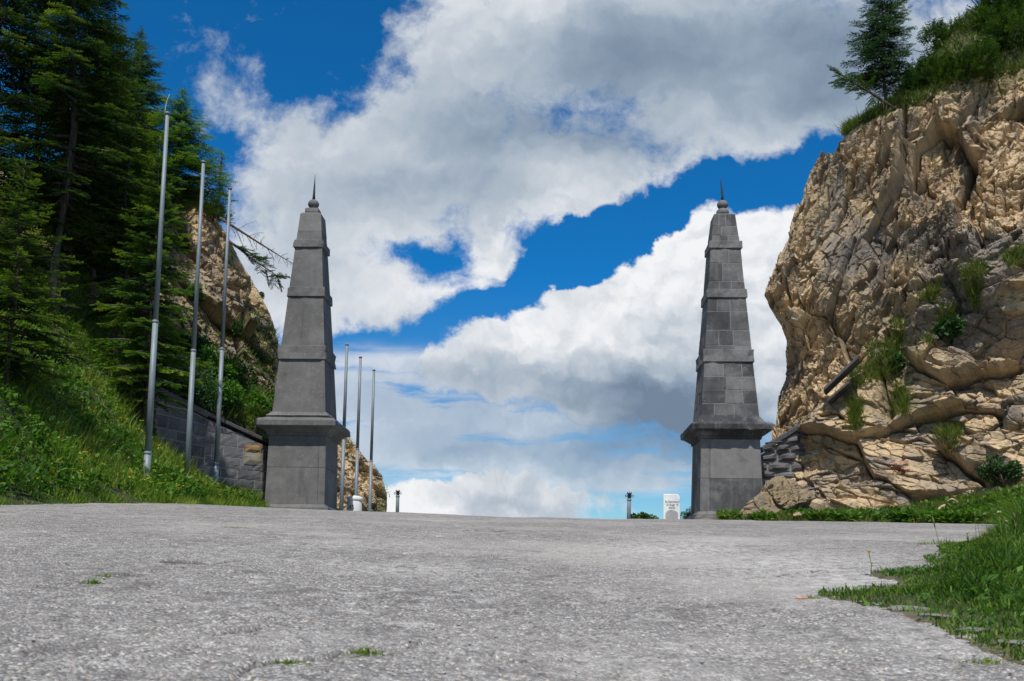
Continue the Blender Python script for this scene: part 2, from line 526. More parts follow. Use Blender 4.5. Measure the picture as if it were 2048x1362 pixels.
M['white'] = mat_stone('whitewashed_stone', (.60, .60, .59), (.80, .80, .79), .0, .006, (.70, .70, .69))
M['greyface'] = mat_stone('bare_stone_panel', (.30, .30, .30), (.40, .40, .395), .2, .008, (.36, .36, .36))

def mat_plain(name, col, rough=.5, metal=0.0, var=.25, scale=8):
    m, t, p, o = material(name)
    n = t.noise(objv(t), scale, 6, .6)
    a = tuple(c * (1 - var) for c in col); b = tuple(min(1, c * (1 + var)) for c in col)
    t.link(t.mix(n, a, b), p.inputs['Base Color'])
    p.inputs['Roughness'].default_value = rough
    p.inputs['Metallic'].default_value = metal
    return m
M['galv'] = mat_plain('galvanised_steel', (.20, .235, .255), .55, .15, .22, 5)
M['iron'] = mat_plain('dark_iron', (.05, .05, .055), .55, .6, .3, 12)
M['pale_twig'] = mat_plain('pale_twig', (.42, .40, .32), .7, 0, .2, 20)
M['paint'] = mat_plain('letter_paint', (.11, .11, .12), .8, 0, .3, 40)
M['redpaint'] = mat_plain('faded_red_paint', (.56, .25, .17), .9, 0, .3, 30)
M['rust_stone'] = mat_stone('rusty_wall_stone', (.20, .11, .05), (.42, .26, .13), .2, .02, (.3, .2, .1))
M['pale_stone'] = mat_stone('pale_wall_stone', (.20, .18, .14), (.42, .38, .30), .2, .03, (.40, .37, .30))
M['pale_edge'] = mat_stone('pale_concrete', (.13, .125, .115), (.26, .25, .23), .2, .02, (.4, .4, .37))
M['grit'] = mat_stone('limestone_grit', (.16, .155, .15), (.60, .58, .54), .0, .002, (.5, .5, .5))
M['brick'] = mat_plain('orange_brick', (.50, .25, .13), .9, 0, .3, 30)

def mat_road():
    m, t, p, o = material('worn_asphalt')
    P = posv(t)
    P2 = t.vm('MULTIPLY', P, (1, 1, .3))
    agg = t.new('ShaderNodeTexVoronoi')
    t.link(P2, agg.inputs['Vector']); agg.inputs['Scale'].default_value = 112
    sc = t.new('ShaderNodeSeparateColor'); t.link(agg.outputs['Color'], sc.inputs[0])
    g = t.m('POWER', sc.outputs[0], 1.3)
    c = t.ramp(g, [(0, (.165, .159, .152)), (.45, (.295, .284, .272)), (.8, (.40, .386, .368)), (1, (.66, .635, .60))])
    fin = t.noise(P2, 190, 4, .7)
    c = t.mix(t.mapr(fin, .50, .66, 0, .6), c, (.115, .11, .106))
    c = t.mix(t.mapr(agg.outputs['Distance'], .35, .75, 0, .55), c, (.13, .125, .12))
    med = t.noise(P2, 12, 7, .7)
    c = t.mix(t.mapr(med, .51, .68, 0, .6), c, (.155, .148, .143))
    c = t.mix(t.mapr(med, .30, .46, .40, 0), c, (.44, .43, .415))
    big = t.noise(P2, .8, 6, .6)
    c = t.mix(t.mapr(big, .48, .72, 0, .45), c, (.185, .178, .174))
    c = t.mix(t.mapr(big, .28, .44, .35, 0), c, (.44, .43, .42))
    # warm and cool chips
    c = t.mix(t.m('MULTIPLY', t.mapr(sc.outputs[1], .93, .96, 0, 1), .7), c, (.50, .47, .40))
    c = t.mix(t.m('MULTIPLY', t.mapr(sc.outputs[2], .95, .98, 0, 1), .5), c, (.37, .25, .17))
    # crazed cracks
    cw = t.vm('ADD', P2, t.vm('SCALE', t.noise(P2, 3, 4, col=True), sc=.5))
    ck = t.voro(cw, 1.1, 'DISTANCE_TO_EDGE')
    ck2 = t.m('MULTIPLY', t.mapr(ck, .004, .022, 1, 0), t.mapr(t.noise(P2, 1.7, 3), .5, .58, 0, 1))
    c = t.mix(t.m('MULTIPLY', ck2, .22), c, (.06, .057, .053))
    c = t.mix(t.m('MULTIPLY', t.attr('crack'), .85), c, (.045, .040, .034))
    stk = t.noise(t.vm('MULTIPLY', P2, (1.2, 1.0, 1)), 3.4, 7, .72)
    c = t.mix(t.mapr(stk, .53, .64, 0, .72), c, (.130, .123, .117))
    st2 = t.noise(t.vm('ADD', P2, (5.3, 2.1, 0)), 7.5, 7, .75)
    c = t.mix(t.mapr(st2, .55, .66, 0, .65), c, (.50, .485, .46))
    st3 = t.noise(t.vm('ADD', P2, (1.3, 9.1, 0)), 24, 6, .75)
    c = t.mix(t.mapr(st3, .55, .63, 0, .75), c, (.095, .09, .085))
    dust = t.noise(t.vm('ADD', P2, (8.3, 4.1, 0)), .38, 5, .6)
    c = t.mix(t.mapr(dust, .50, .66, 0, .45), c, (.43, .405, .37))
    worn = t.attr('worn')
    wn_ = t.m('MULTIPLY', worn, t.mapr(t.noise(P2, 14, 5, .7), .42, .58, 0, 1))
    c = t.mix(t.m('MULTIPLY', wn_, .75), c, (.52, .50, .47))
    bc = t.new('ShaderNodeBrightContrast'); t.put(bc.inputs[0], c); bc.inputs[1].default_value = .085; bc.inputs[2].default_value = .24
    c = t.mix(1.0, bc.outputs[0], (1.0, .992, .985), 'MULTIPLY')
    t.link(c, p.inputs['Base Color'])
    p.inputs['Roughness'].default_value = .9
    h = t.m('ADD', t.m('MULTIPLY', agg.outputs['Distance'], -.8), t.m('MULTIPLY', med, .9))
    h = t.m('SUBTRACT', h, t.m('MULTIPLY', ck2, .4))
    bump(t, p, h, .9, .012)
    return m
M['road'] = mat_road()

def mat_soil():
    m, t, p, o = material('soil')
    P = posv(t)
    n = t.noise(P, 2.5, 8, .65)
    c = t.ramp(n, [(.3, (.022, .030, .010)), (.5, (.045, .058, .016)), (.7, (.085, .085, .032))])
    c = t.mix(t.m('MULTIPLY', t.attr('scree'), t.mapr(t.noise(P, 3.3, 7, .65), .40, .56, 0, 1)), c, (.36, .29, .19))
    t.link(c, p.inputs['Base Color'])
    bump(t, p, t.noise(P, 9, 7, .7), 1.0, .08)
    return m
M['soil'] = mat_soil()

# ------------------------------------------------------------------ the ground
def base_z(y):
    y = np.asarray(y, float)
    return .085 * y - .00142 * np.maximum(0, y - 15) ** 2 - .004 * np.maximum(0, y - 30) ** 2

def road_z(x, y):
    x, y = np.asarray(x, float), np.asarray(y, float)
    yy = np.minimum(y, 60)
    far = np.maximum(0, y - 60)
    z = base_z(yy) - np.minimum(far * .35, 260) + .026 * np.clip(-x, 0, 9)
    return z

def hit(u, v, dz=0.0, y0=1.2, y1=27.0):
    d = ray(u, v); d = d / d[1]
    ys = np.linspace(y0, y1, 3000)
    z = EYE[2] + d[2] * ys
    g = road_z(d[0] * ys, ys) + dz
    k = np.argmax(z <= g) if (z <= g).any() else np.argmin(np.abs(z - g))
    return np.array([d[0] * ys[k], ys[k], road_z(d[0] * ys[k], ys[k])])

def grid_faces(nr, nc):
    i = np.arange(nr - 1)[:, None] * nc + np.arange(nc - 1)[None, :]
    return np.stack([i, i + 1, i + nc + 1, i + nc], -1).reshape(-1, 4)

# road surface: cells grow with distance
ys = np.concatenate([np.linspace(-6, .9, 16)[:-1], .9 * (34 / .9) ** np.linspace(0, 1, 620), np.linspace(34.5, 60, 30)])
ss = np.linspace(-1, 1, 600)
YY, SS = np.meshgrid(ys, ss, indexing='ij')
half = 5.0 + .5 * np.maximum(YY, 0)
XX = np.sign(SS) * np.abs(SS) ** np.interp(YY, [3, 14], [1.9, 1.15]) * np.where(SS < 0, np.minimum(half + 2.05, 7.05), np.minimum(half, 12.5))
XX = np.where((YY > 31) & (XX > 0), XX * .62, XX)
Pn = np.stack([XX, YY, XX * 0], -1).reshape(-1, 3)
ZZ = road_z(XX, YY)
und = .018 * fbm(Pn * 1.3, 3, 5) + .020 * fbm(Pn * .45, 3, 11) + .007 * fbm(Pn * 4.1, 3, 15)
rough_ = .0085 * fbm(Pn * 23, 3, 3) + .0065 * fbm(Pn * 7, 2, 8)
f1, f2, rid, of = worley(Pn * np.array([34, 34, 1], f32), 21)
peb = np.where(rid[:, 0] > .80, np.maximum(0, .36 - f1) * .030, 0)
fade = 1 / (1 + np.maximum(0, Pn[:, 1] - 9) * .25)
ZZ = ZZ.reshape(-1) + und * .8 + rough_ * fade + peb * fade
worn = np.zeros(len(Pn))
for (u, v, ru, rv, k) in ((1345, 1100, 190, 22, 1), (820, 1138, 130, 16, .8), (1580, 1130, 230, 35, .9), (1690, 1160, 160, 26, 1), (1900, 1280, 200, 40, .7), (700, 1090, 200, 14, .5), (960, 1290, 300, 40, .25), (1240, 1340, 160, 30, .5)):
    pu, pv = proj(np.stack([Pn[:, 0], Pn[:, 1], ZZ], 1))
    worn = np.maximum(worn, k * np.exp(-((pu - u) / ru) ** 2 - ((pv - v) / rv) ** 2))
worn[Pn[:, 1] < 1] = 0
# open cracks in the asphalt, plus a tree's shadow painted as a dark strip
CRACKS_SHADE = [[(500, 1334), (560, 1324), (620, 1319), (690, 1308), (740, 1303), (800, 1296), (860, 1286)], [(330, 1122), (420, 1125), (500, 1119), (570, 1121)], [(640, 1148), (700, 1152), (780, 1149)],
          [(110, 1158), (185, 1167), (215, 1152), (300, 1148)], [(430, 1268), (500, 1262), (530, 1255)], [(1640, 1140), (1560, 1150), (1480, 1158)], [(0, 1024), (60, 1026), (110, 1024)],  # last strip on this row is tree shade put in as a dark crack
          [(930, 1060), (1010, 1062)], [(1700, 1117), (1790, 1120), (1850, 1118)], [(980, 1312), (1060, 1322), (1140, 1318)], [(500, 1334), (470, 1356), (450, 1372)]]
crack = np.zeros(len(Pn))
jit = 4.0 * fbm(Pn * 5, 3, 61); jit2 = .5 + .5 * fbm(Pn * 2.2, 2, 63)
for ln in CRACKS_SHADE:
    for (u0, v0), (u1, v1) in zip(ln[:-1], ln[1:]):
        du, dv = u1 - u0, v1 - v0
        tq = np.clip(((pu - u0) * du + (pv - v0) * dv) / (du * du + dv * dv), 0, 1)
        dist = np.hypot((pu - u0 - du * tq) * .25, pv + jit - v0 - dv * tq)
        wd_ = np.interp(v0, [1020, 1350], [1.6, 4.5]) * np.clip(jit2 * 1.7 - .2, .1, 1.4)
        crack = np.maximum(crack, np.clip(1 - dist / wd_, 0, 1) * (Pn[:, 1] > 1.2))
ZZ = ZZ - .012 * sstep(0, .6, crack)
V = np.stack([Pn[:, 0], Pn[:, 1], ZZ], 1)
road = obj('road', make_mesh('road', V, grid_faces(len(ys), len(ss)), mats=M['road'], attrs={'worn': worn, 'crack': sstep(.1, .7, crack)}, smooth=True))
tag(road, 'worn pale grey asphalt road rising to the crest of the pass', 'road', kind='structure')

# the ground all around, one sheet to the horizon, under everything
gx = np.concatenate([-np.geomspace(6000, 40, 26), np.linspace(-36, 36, 60), np.geomspace(40, 6000, 26)])
gy = np.concatenate([-np.geomspace(3000, 10, 20), np.linspace(-8, 66, 75), np.geomspace(70, 9000, 30)])
GY, GX = np.meshgrid(gy, gx, indexing='ij')
GZ = road_z(np.clip(GX, -9, 40), np.maximum(GY, -60)) - .10 - .0 * GX
GZ = GZ - np.maximum(0, np.abs(GX) - 60) * .03
V = np.stack([GX, GY, GZ], -1).reshape(-1, 3)
ground = obj('ground', make_mesh('ground', V, grid_faces(len(gy), len(gx)), mats=M['soil'], attrs={'scree': np.zeros(len(V))}, smooth=True))
tag(ground, 'grassy ground around the pass road', 'ground', kind='structure')

W0, W1, W2 = at(316, 772, 28.0), at(413, 823, 30.1), at(545, 884, 31.55)     # top edge of the left retaining wall

def bank_z(x, y):
    """grassy bank on the left of the road, with the notch in front of the retaining wall"""
    x, y = np.asarray(x, float), np.asarray(y, float)
    d = np.maximum(0, -7.0 - x)
    e = road_z(-7.0, np.minimum(y, 34))
    prof = np.interp(d, [0, .5, 1.1, 2, 3, 4.5, 6, 9, 14, 25, 60], [-.06, .14, .5, 1.35, 2.55, 4.3, 5.7, 7.7, 10, 14, 22])
    wx = np.interp(y, [20, W0[1], W1[1], W2[1], 34, 60], [W0[0] - .2, W0[0], W1[0], W2[0], W2[0] - .3, -8.8]) - .42
    db = np.maximum(0, wx - x)
    front = e + .55 * np.interp(d, [0, .4, 1.0, 2.2], [-.06, .2, .55, 1.0])
    back = np.interp(y, [W0[1], W1[1], W2[1], 40, 55], [W0[2] - .12, W1[2] - .12, W2[2] - .10, 5.2, 3.0]) + np.interp(db, [0, .6, 3, 6, 12, 30], [0, .1, 2.0, 4.6, 8.5, 17]) + .18 * np.clip(y - 28, 0, 14)
    s = sstep(-.05, .18, wx - x)
    wl = front * (1 - s) + back * s
    t = sstep(25.6, W0[1] + .2, y)
    z = (e + prof) * (1 - t) + wl * t
    far = sstep(33, 46, y)
    return z * (1 - far * .12) - np.maximum(0, y - 50) * .3

bx = np.concatenate([np.linspace(-7.0, -14, 120), np.linspace(-14.2, -60, 60)])
by = np.concatenate([np.linspace(2, 36, 200), np.linspace(36.3, 75, 60)])
BY, BX = np.meshgrid(by, bx, indexing='ij')
Pn = np.stack([BX, BY, BX * 0], -1).reshape(-1, 3)
BZ = bank_z(BX, BY).reshape(-1) + sstep(0.2, 1.5, -7 - Pn[:, 0]) * (.22 * fbm(Pn * .9, 4, 31) + .06 * fbm(Pn * 4, 2, 37))
scr = sstep(31, 34, Pn[:, 1]) * sstep(.5, 2.0, -8 - Pn[:, 0]) * sstep(-.1, .35, fbm(Pn * .5, 3, 77))
V = np.stack([Pn[:, 0], Pn[:, 1], BZ], 1)
hill = obj('hillside', make_mesh('hillside', V, grid_faces(len(by), len(bx))[:, ::-1], mats=M['soil'], attrs={'scree': scr}, smooth=True))
tag(hill, 'steep green bank beside the road under the spruces', 'hillside', kind='structure')

# ------------------------------------------------------------------ cliffs
def rock_displace(P, s, amp=1.0, dip=(60, 18), calm=1.0, zoom=1.0):
    """bedded, jointed rock: tilted facets, beds of different strength broken into blocks"""
    P = np.asarray(P, float) / zoom
    A = np.array(Matrix.Rotation(math.radians(dip[0]), 3, 'Y') @ Matrix.Rotation(math.radians(dip[1]), 3, 'X'))
    q = (P @ A.T).astype(f32)
    q = q + .22 * np.stack([fbm(P * .5, 4, s), fbm(P * .5, 4, s + 9), fbm(P * .5, 4, s + 18)], 1)
    h = np.zeros(len(P), f32); tint = 0
    big = None
    for k, (size, a, asp, cw, cd_) in enumerate(((2.9, 1.60, (1.0, 1.0, .5), .05, .30), (.95, .46, (1.0, .8, .42), .07, .42), (.36, .19, (1, .8, .5), .10, .35))):
        f1, f2, rid, of = worley(q * (np.array(asp, f32) ** -1) / size, s + 50 * k)
        n = (rid - .5) * 1.9
        hh = (rid[:, 0] - .5) * .8 + (of * n).sum(1) * 1.0
        open_ = sstep(.25, .5, rid[:, 2]) if k else 1.0            # only some joints stand open
        h += a * (hh - cd_ * (1 - sstep(0, cw, f2 - f1)) * open_)
        tint = tint + (rid[:, 1] - .5) * (.34, .40, .30)[k]
        if k == 0: big = rid
    rgh = calm * (.45 + .9 * sstep(-.25, .3, fbm(q * .45, 3, s + 71)))          # smooth slabs beside shattered zones
    cell = (big[:, 2] * 997).astype(np.int64)
    for (sp, a, bl, sd) in ((.95, .30, 1.5, 3), (.31, .13, .55, 5), (.115, .045, .22, 6)):
        ph = q[:, 2] / sp + .55 * fbm(q * f32(.42 / sp), 3, s + sd) + big[:, 0] * 7
        idz = np.floor(ph).astype(np.int64); fr = ph - idz
        off = _h(idz, cell, cell * 0, s + sd)
        px = q[:, 0] / bl + off * 9 + .35 * fbm(q * f32(.5 / sp), 2, s + sd + 40)
        idx = np.floor(px).astype(np.int64); fx = px - idx
        r1, r2 = _h(idz, cell, cell * 0 + 1, s + sd), _h(idx, idz, cell, s + sd + 1)
        wk = .35 + 1.0 * big[:, 1]
        h += a * wk * rgh * ((r1 - .5) * 1.0 + (r2 - .5) * .9 + .55 * (fr - .5) + .25 * (fx - .5) * (r2 > .5))
        gap = np.maximum(1 - sstep(0, .07, np.minimum(fr, 1 - fr)), (1 - sstep(0, .05, np.minimum(fx, 1 - fx))) * (r2 > .4))
        h -= a * .6 * gap * (r1 > .3) * rgh
        tint = tint + (r2 - .5) * (.26 if sp > .5 else .20 if sp > .2 else .08)
    h += .07 * (1 - 2 * np.abs(fbm(P * 2.6, 4, s + 28)))
    h += (.05 * fbm(P * 7.5, 4, s + 7) + .028 * fbm(P * 19, 3, s + 8)) * rgh
    return h * amp, np.clip(.5 + tint, 0, 1)

def catmull(x, xp, Y):
    """smooth interpolation of the rows of Y (array) given at xp"""
    x = np.asarray(x, float); xp = np.asarray(xp, float); Y = np.asarray(Y, float)
    k = np.clip(np.searchsorted(xp, x, side='right') - 1, 0, len(xp) - 2)
    t = (x - xp[k]) / (xp[k + 1] - xp[k])
    m = np.gradient(Y, xp, axis=0) if Y.ndim == 1 else np.stack([np.gradient(Y[:, j], xp) for j in range(Y.shape[1])], 1)
    hh = (xp[k + 1] - xp[k])
    sh = (slice(None),) + (None,) * (Y.ndim - 1)
    t, hh = t[sh], hh[sh]
    return ((2 * t ** 3 - 3 * t ** 2 + 1) * Y[k] + (t ** 3 - 2 * t ** 2 + t) * hh * m[k] + (-2 * t ** 3 + 3 * t ** 2) * Y[k + 1] + (t ** 3 - t ** 2) * hh * m[k + 1])

def cliff_mesh(name, wtab, colu, vbot, sil, vtop, depth, nw, nt, seed, amp, dispdir, hill=None, mossf=None, wfun=None):
    """a rock face given by sections: how far along (w), how high (t)"""
    w_ = np.linspace(0, 1, nw) if wfun is None else wfun(np.linspace(0, 1, nw))
    t_ = np.linspace(0, 1, nt)
    TT, WW = np.meshgrid(t_, w_, indexing='ij')
    vt = np.interp(WW, wtab, vtop); vb = np.interp(WW, wtab, vbot)
    vv = vb + (vt - vb) * TT
    us = np.interp(vv, sil[0], sil[1])
    k = np.interp(WW, wtab, colu)                       # 0 at the outline .. 1 far along
    return TT, WW, vv, us, k

def smooth1(a, n):
    k = np.hanning(2 * n + 3)[1:-1]; k /= k.sum()
    return np.convolve(np.pad(a, n, mode='edge'), k, mode='valid')

# ---- right cliff
NT_, NW_ = 760, 560
SILV = np.arange(0, 1200, 2.0)
SILU = smooth1(np.interp(SILV, [0, 200, 235, 275, 340, 400, 440, 500, 540, 585, 612, 640, 675, 700, 760, 800, 850, 900, 980, 1200],
                         [1760, 1740, 1712, 1688, 1640, 1606, 1588, 1556, 1540, 1529, 1536, 1556, 1576, 1582, 1574, 1562, 1552, 1545, 1530, 1500]), 8)
wl_ = np.linspace(0, 1, NW_)
t_ = np.linspace(0, 1, NT_)
TT, WW = np.meshgrid(t_, wl_, indexing='ij')
# along: 0..0.12 is the side that turns away behind the nose, the rest runs towards the camera and off to the right
VT = np.interp(WW, [0, .12, .22, .34, .45, .62, .8, 1], [262, 262, 205, 152, 128, 112, 75, 30])
VB = np.full_like(WW, 1075.0)
VV = VB + (VT - VB) * TT
US = np.interp(VV, SILV, SILU)
a2 = np.clip((WW - .12) / .88, 0, 1)
UR = np.interp(a2, [0, .25, .55, .8, 1], [0, 175, 470, 800, 1250])       # added u
UU = US + UR * (1 - .0 * TT) + np.where(WW < .12, (1 - WW / .12) ** 1.5 * 150, 0)
up = (1075 - VV) / 1000.0
DY = np.interp(a2, [0, .15, .3, .5, .7, 1], [34.5, 32.6, 31.2, 29.0, 26.5, 20.5]) + np.where(WW < .12, (1 - WW / .12) * 15, 0)
DY = DY + up * 4.2 * np.clip(a2 * 3, 0.15, 1) - .5 * np.sin(np.clip(a2 * 2, 0, 1) * PI)
# the lower, nearer buttress: below a line falling to the left
ledge = np.interp(UU, [1400, 1560, 1640, 1720, 1800, 1900, 2050, 2300], [960, 880, 800, 725, 620, 500, 440, 330]) + 18 * fbm(np.stack([UU / 60, VV / 400, UU * 0], -1).reshape(-1, 3), 3, 4).reshape(UU.shape)
low = sstep(-25, 45, VV - ledge)
DY = DY - low * 1.7 * sstep(1440, 1660, UU)
# toe of rock in front of the obelisk
toe = np.exp(-((UU - 1560) / 95) ** 2) * sstep(930, 1010, VV)
DY = DY - toe * 2.2
# grassy gully
DY = DY + .8 * np.exp(-((UU - (1800 - (VV - 640) * .1)) / 26) ** 2) * sstep(600, 650, VV) * (1 - sstep(820, 860, VV))
DY[VV > 1040] += 0.0
CP = atv(UU, VV, DY)
fl = CP.reshape(-1, 3)
h1, tint1 = rock_displace(fl, 101, .86, (62, 20))
h2, tint2 = rock_displace(fl, 131, .60, (-20, 14), .85, 1.3)
lw = sstep(.25, .75, low.reshape(-1) + .25 * fbm(fl * .7, 3, 9))
h, tint = h1 * (1 - lw) + h2 * lw, tint1 * (1 - lw) + tint2 * lw
edge = np.clip((WW.reshape(-1) - .08) / .06, .3, 1)
smoothpatch = np.exp(-((UU - 1690) / 75) ** 2 - ((VV - 470) / 120) ** 2).reshape(-1)     # the big smooth slab
h = h * (1 - .65 * smoothpatch)
tint = np.clip(tint + .17 - .16 * lw - .12 * low.reshape(-1) * (np.abs(VV.reshape(-1) - 520) < 60) , 0, 1)
grey = np.exp(-((UU - 1935) / 60) ** 2 - ((VV - 655) / 60) ** 2) + np.exp(-((UU - 1900) / 130) ** 2 - ((VV - 505) / 35) ** 2) + .6 * smoothpatch.reshape(UU.shape)
tint = np.clip(tint - .75 * np.clip(grey.reshape(-1), 0, 1), 0, 1)
tint = np.clip(tint - .38 * sstep(.02, .30, fbm(fl * np.array([.42, .42, .6]), 4, 207)) * (.5 + .5 * lw), 0, 1)
warm = np.exp(-((UU - 1980) / 140) ** 2 - ((VV - 800) / 130) ** 2) + np.exp(-((UU - 1610) / 70) ** 2 - ((VV - 560) / 150) ** 2)
tint = np.clip(tint + .18 * np.clip(warm.reshape(-1), 0, 1), 0, 1)
nd = np.array([-.52, -.80, .28]); nd /= np.linalg.norm(nd)
toff = sstep(1.0, .93, TT.reshape(-1))
fl = fl + nd * (h * edge * (.25 + .75 * toff))[:, None]
moss = np.clip(sstep(.93, 1.0, TT.reshape(-1)) + .6 * np.exp(-((UU.reshape(-1) - 1800) / 40) ** 2) * sstep(620, 660, VV.reshape(-1)) * (1 - sstep(820, 860, VV.reshape(-1))), 0, 1)
RC = fl.reshape(NT_, NW_, 3)
cliff_r = obj('cliff', make_mesh('cliff', fl, grid_faces(NT_, NW_), mats=M['rock'], attrs={'tint': tint, 'moss': moss}, smooth=False))
tag(cliff_r, 'tall ochre limestone cliff on the right of the pass', 'cliff', kind='structure')
rc_u, rc_v = proj(fl)

# grassy hill on top of the right cliff
NH = 90
th = np.linspace(0, 1, NH)
TH_, WH_ = np.meshgrid(th, wl_[::4], indexing='ij')
topP = RC[-3, ::4]
VHT = np.interp(wl_[::4], [0, .12, .20, .26, .31, .36, .45, .6, .8, 1], [262, 258, 215, 150, 70, 22, 4, -10, -60, -120])
tu, tv = proj(topP)
BV = tv[None, :] + (np.minimum(VHT, tv - 2) - tv)[None, :] * np.sin(np.clip(TH_ * 1.25, 0, 1) * PI / 2)
BYY = topP[None, :, 1] + 8 * TH_ ** 1.3
HP = atv(np.broadcast_to(tu[None, :], BV.shape), BV, BYY)
bk = np.clip((TH_ - .8) / .2, 0, 1)
HP[..., 2] -= bk * 2.5; HP[..., 1] += bk * 3
hf = HP.reshape(-1, 3)
hf = hf + np.array([0, -.4, .9]) * ((.35 * fbm(hf * .8, 4, 61) + .12 * fbm(hf * 3, 3, 62)) * sstep(0, .12, TH_.reshape(-1)))[:, None]
hscree = np.clip(np.exp(-((tu[None, :] - 1905) / 22) ** 2) * np.exp(-((BV - 70) / 35) ** 2) * 1.2 + 0 * TH_, 0, 1).reshape(-1)
hilltop = obj('hilltop', make_mesh('hilltop', hf, grid_faces(NH, len(tu)), mats=M['soil'], attrs={'scree': hscree}, smooth=True))
tag(hilltop, 'grassy crown of the hill above the right cliff', 'hilltop', kind='structure')

# ---- left cliff behind the spruces, and the far cliff beyond the left obelisk
def left_cliff(name, silv, silu, vtop, vbot, du, ynose, yfar, nw, nt, seed, amp, label, warm=.1):
    sv = np.arange(0, 1200, 2.0); su = smooth1(np.interp(sv, silv, silu), 6)
    TT, WW = np.meshgrid(np.linspace(0, 1, nt), np.linspace(0, 1, nw), indexing='ij')
    a2 = np.clip((WW - .12) / .88, 0, 1)
    VT = np.interp(WW, [0, .12, .4, 1], vtop)
    VV = vbot + (VT - vbot) * TT
    UU = np.interp(VV, sv, su) - du * a2 - np.where(WW < .12, (1 - WW / .12) ** 1.5 * 90, 0)
    DY = ynose + (yfar - ynose) * a2 + np.where(WW < .12, (1 - WW / .12) * 14, 0) + (vbot - VV) / 1000 * 4
    P = atv(UU, VV, DY).reshape(-1, 3)
    h, tint = rock_displace(P, seed, amp, (-48, 20))
    n = np.array([.5, -.82, .28]); n /= np.linalg.norm(n)
    P = P + n * (h * np.clip((WW.reshape(-1) - .10) / .06, .35, 1) * (.3 + .7 * sstep(1, .93, TT.reshape(-1))))[:, None]
    moss = np.clip(sstep(.9, 1, TT.reshape(-1)) + 1.0 * sstep(-.05, .25, fbm(P * .5, 3, seed + 3)) * sstep(.75, .3, TT.reshape(-1)), 0, 1)
    o = obj('cliff', make_mesh('cliff', P, grid_faces(nt, nw)[:, ::-1], mats=M['rock'], attrs={'tint': np.clip(tint + warm, 0, 1), 'moss': moss}))
    tag(o, label, 'cliff', kind='structure')
    return o, P, UU.reshape(-1), VV.reshape(-1)
lc, LP, LU, LV = left_cliff('left', [300, 380, 400, 440, 500, 560, 610, 650, 690, 740, 800, 1000], [385, 392, 402, 432, 472, 507, 535, 550, 558, 557, 560, 590],
                            [384, 384, 372, 330], 860, 430, 39.5, 33.5, 300, 330, 300, .55, 'ochre rock face behind the spruces and the left obelisk', -.06)
fc, FP, FU, FV = left_cliff('far', [850, 868, 885, 905, 935, 960, 990, 1040, 1200], [672, 690, 706, 724, 750, 768, 774, 772, 770],
                            [866, 866, 800, 700], 1090, 210, 50, 46, 130, 150, 500, .5, 'low rock outcrop beyond the left obelisk with grass on its crest', .15)

# ------------------------------------------------------------------ obelisks
def lev(u_c, v, wpx, Yc):
    hw = .8
    for _ in range(8):
        Y = Yc - hw
        hw = wpx / 2 * Y / F
    return at(u_c, v, Yc - hw)[2], hw

def ashlar(g, z0, h0, z1, h1, courses, ncols, rnd, lo=.25, hi=.75, proud=.012, gap=.006, jit=.25, chip=0.0):
    """blocks laid in courses on the four faces of a tapering shaft"""
    def hw(z): return h0 + (h1 - h0) * (z - z0) / (z1 - z0)
    zs = [z0] + [z0 + (z1 - z0) * (i + rnd.uniform(-.12, .12)) / courses for i in range(1, courses)] + [z1]
    R4 = [(1, 0, 0, 1), (0, -1, 1, 0), (-1, 0, 0, -1), (0, 1, -1, 0)]
    for face in range(4):
        a, b, c, d = R4[face]
        for i in range(courses):
            n = ncols if isinstance(ncols, int) else rnd.choice(ncols)
            off = rnd.uniform(-jit, jit)
            xs = [-1] + sorted(max(-.85, min(.85, -1 + 2 * (k + off + rnd.uniform(-.1, .1)) / n)) for k in range(1, n)) + [1]
            for k in range(len(xs) - 1):
                za, zb = zs[i] + gap / 2, zs[i + 1] - gap / 2
                tint = rnd.uniform(lo, hi)
                P = proud + rnd.uniform(-.004, .004)
                def pt(s, z, o, e):
                    x = s * hw(z) + e; y = -(hw(z) + o)
                    return (a * x + b * y, c * x + d * y, z)
                e = gap / 2
                xa, xb = xs[k], xs[k + 1]
                ea = e if xa > -1 else -P
                eb = -e if xb < 1 else P
                o4 = [pt(xa, za, P, ea), pt(xb, za, P, eb), pt(xb, zb, P, eb), pt(xa, zb, P, ea)]
                i4 = [pt(xa, za, -.03, e if xa > -1 else 0), pt(xb, za, -.03, -e if xb < 1 else 0), pt(xb, zb, -.03, -e if xb < 1 else 0), pt(xa, zb, -.03, e if xa > -1 else 0)]
                g.add(o4 + i4, [(0, 1, 2, 3), (1, 0, 4, 5), (2, 1, 5, 6), (3, 2, 6, 7), (0, 3, 7, 4)], tint)

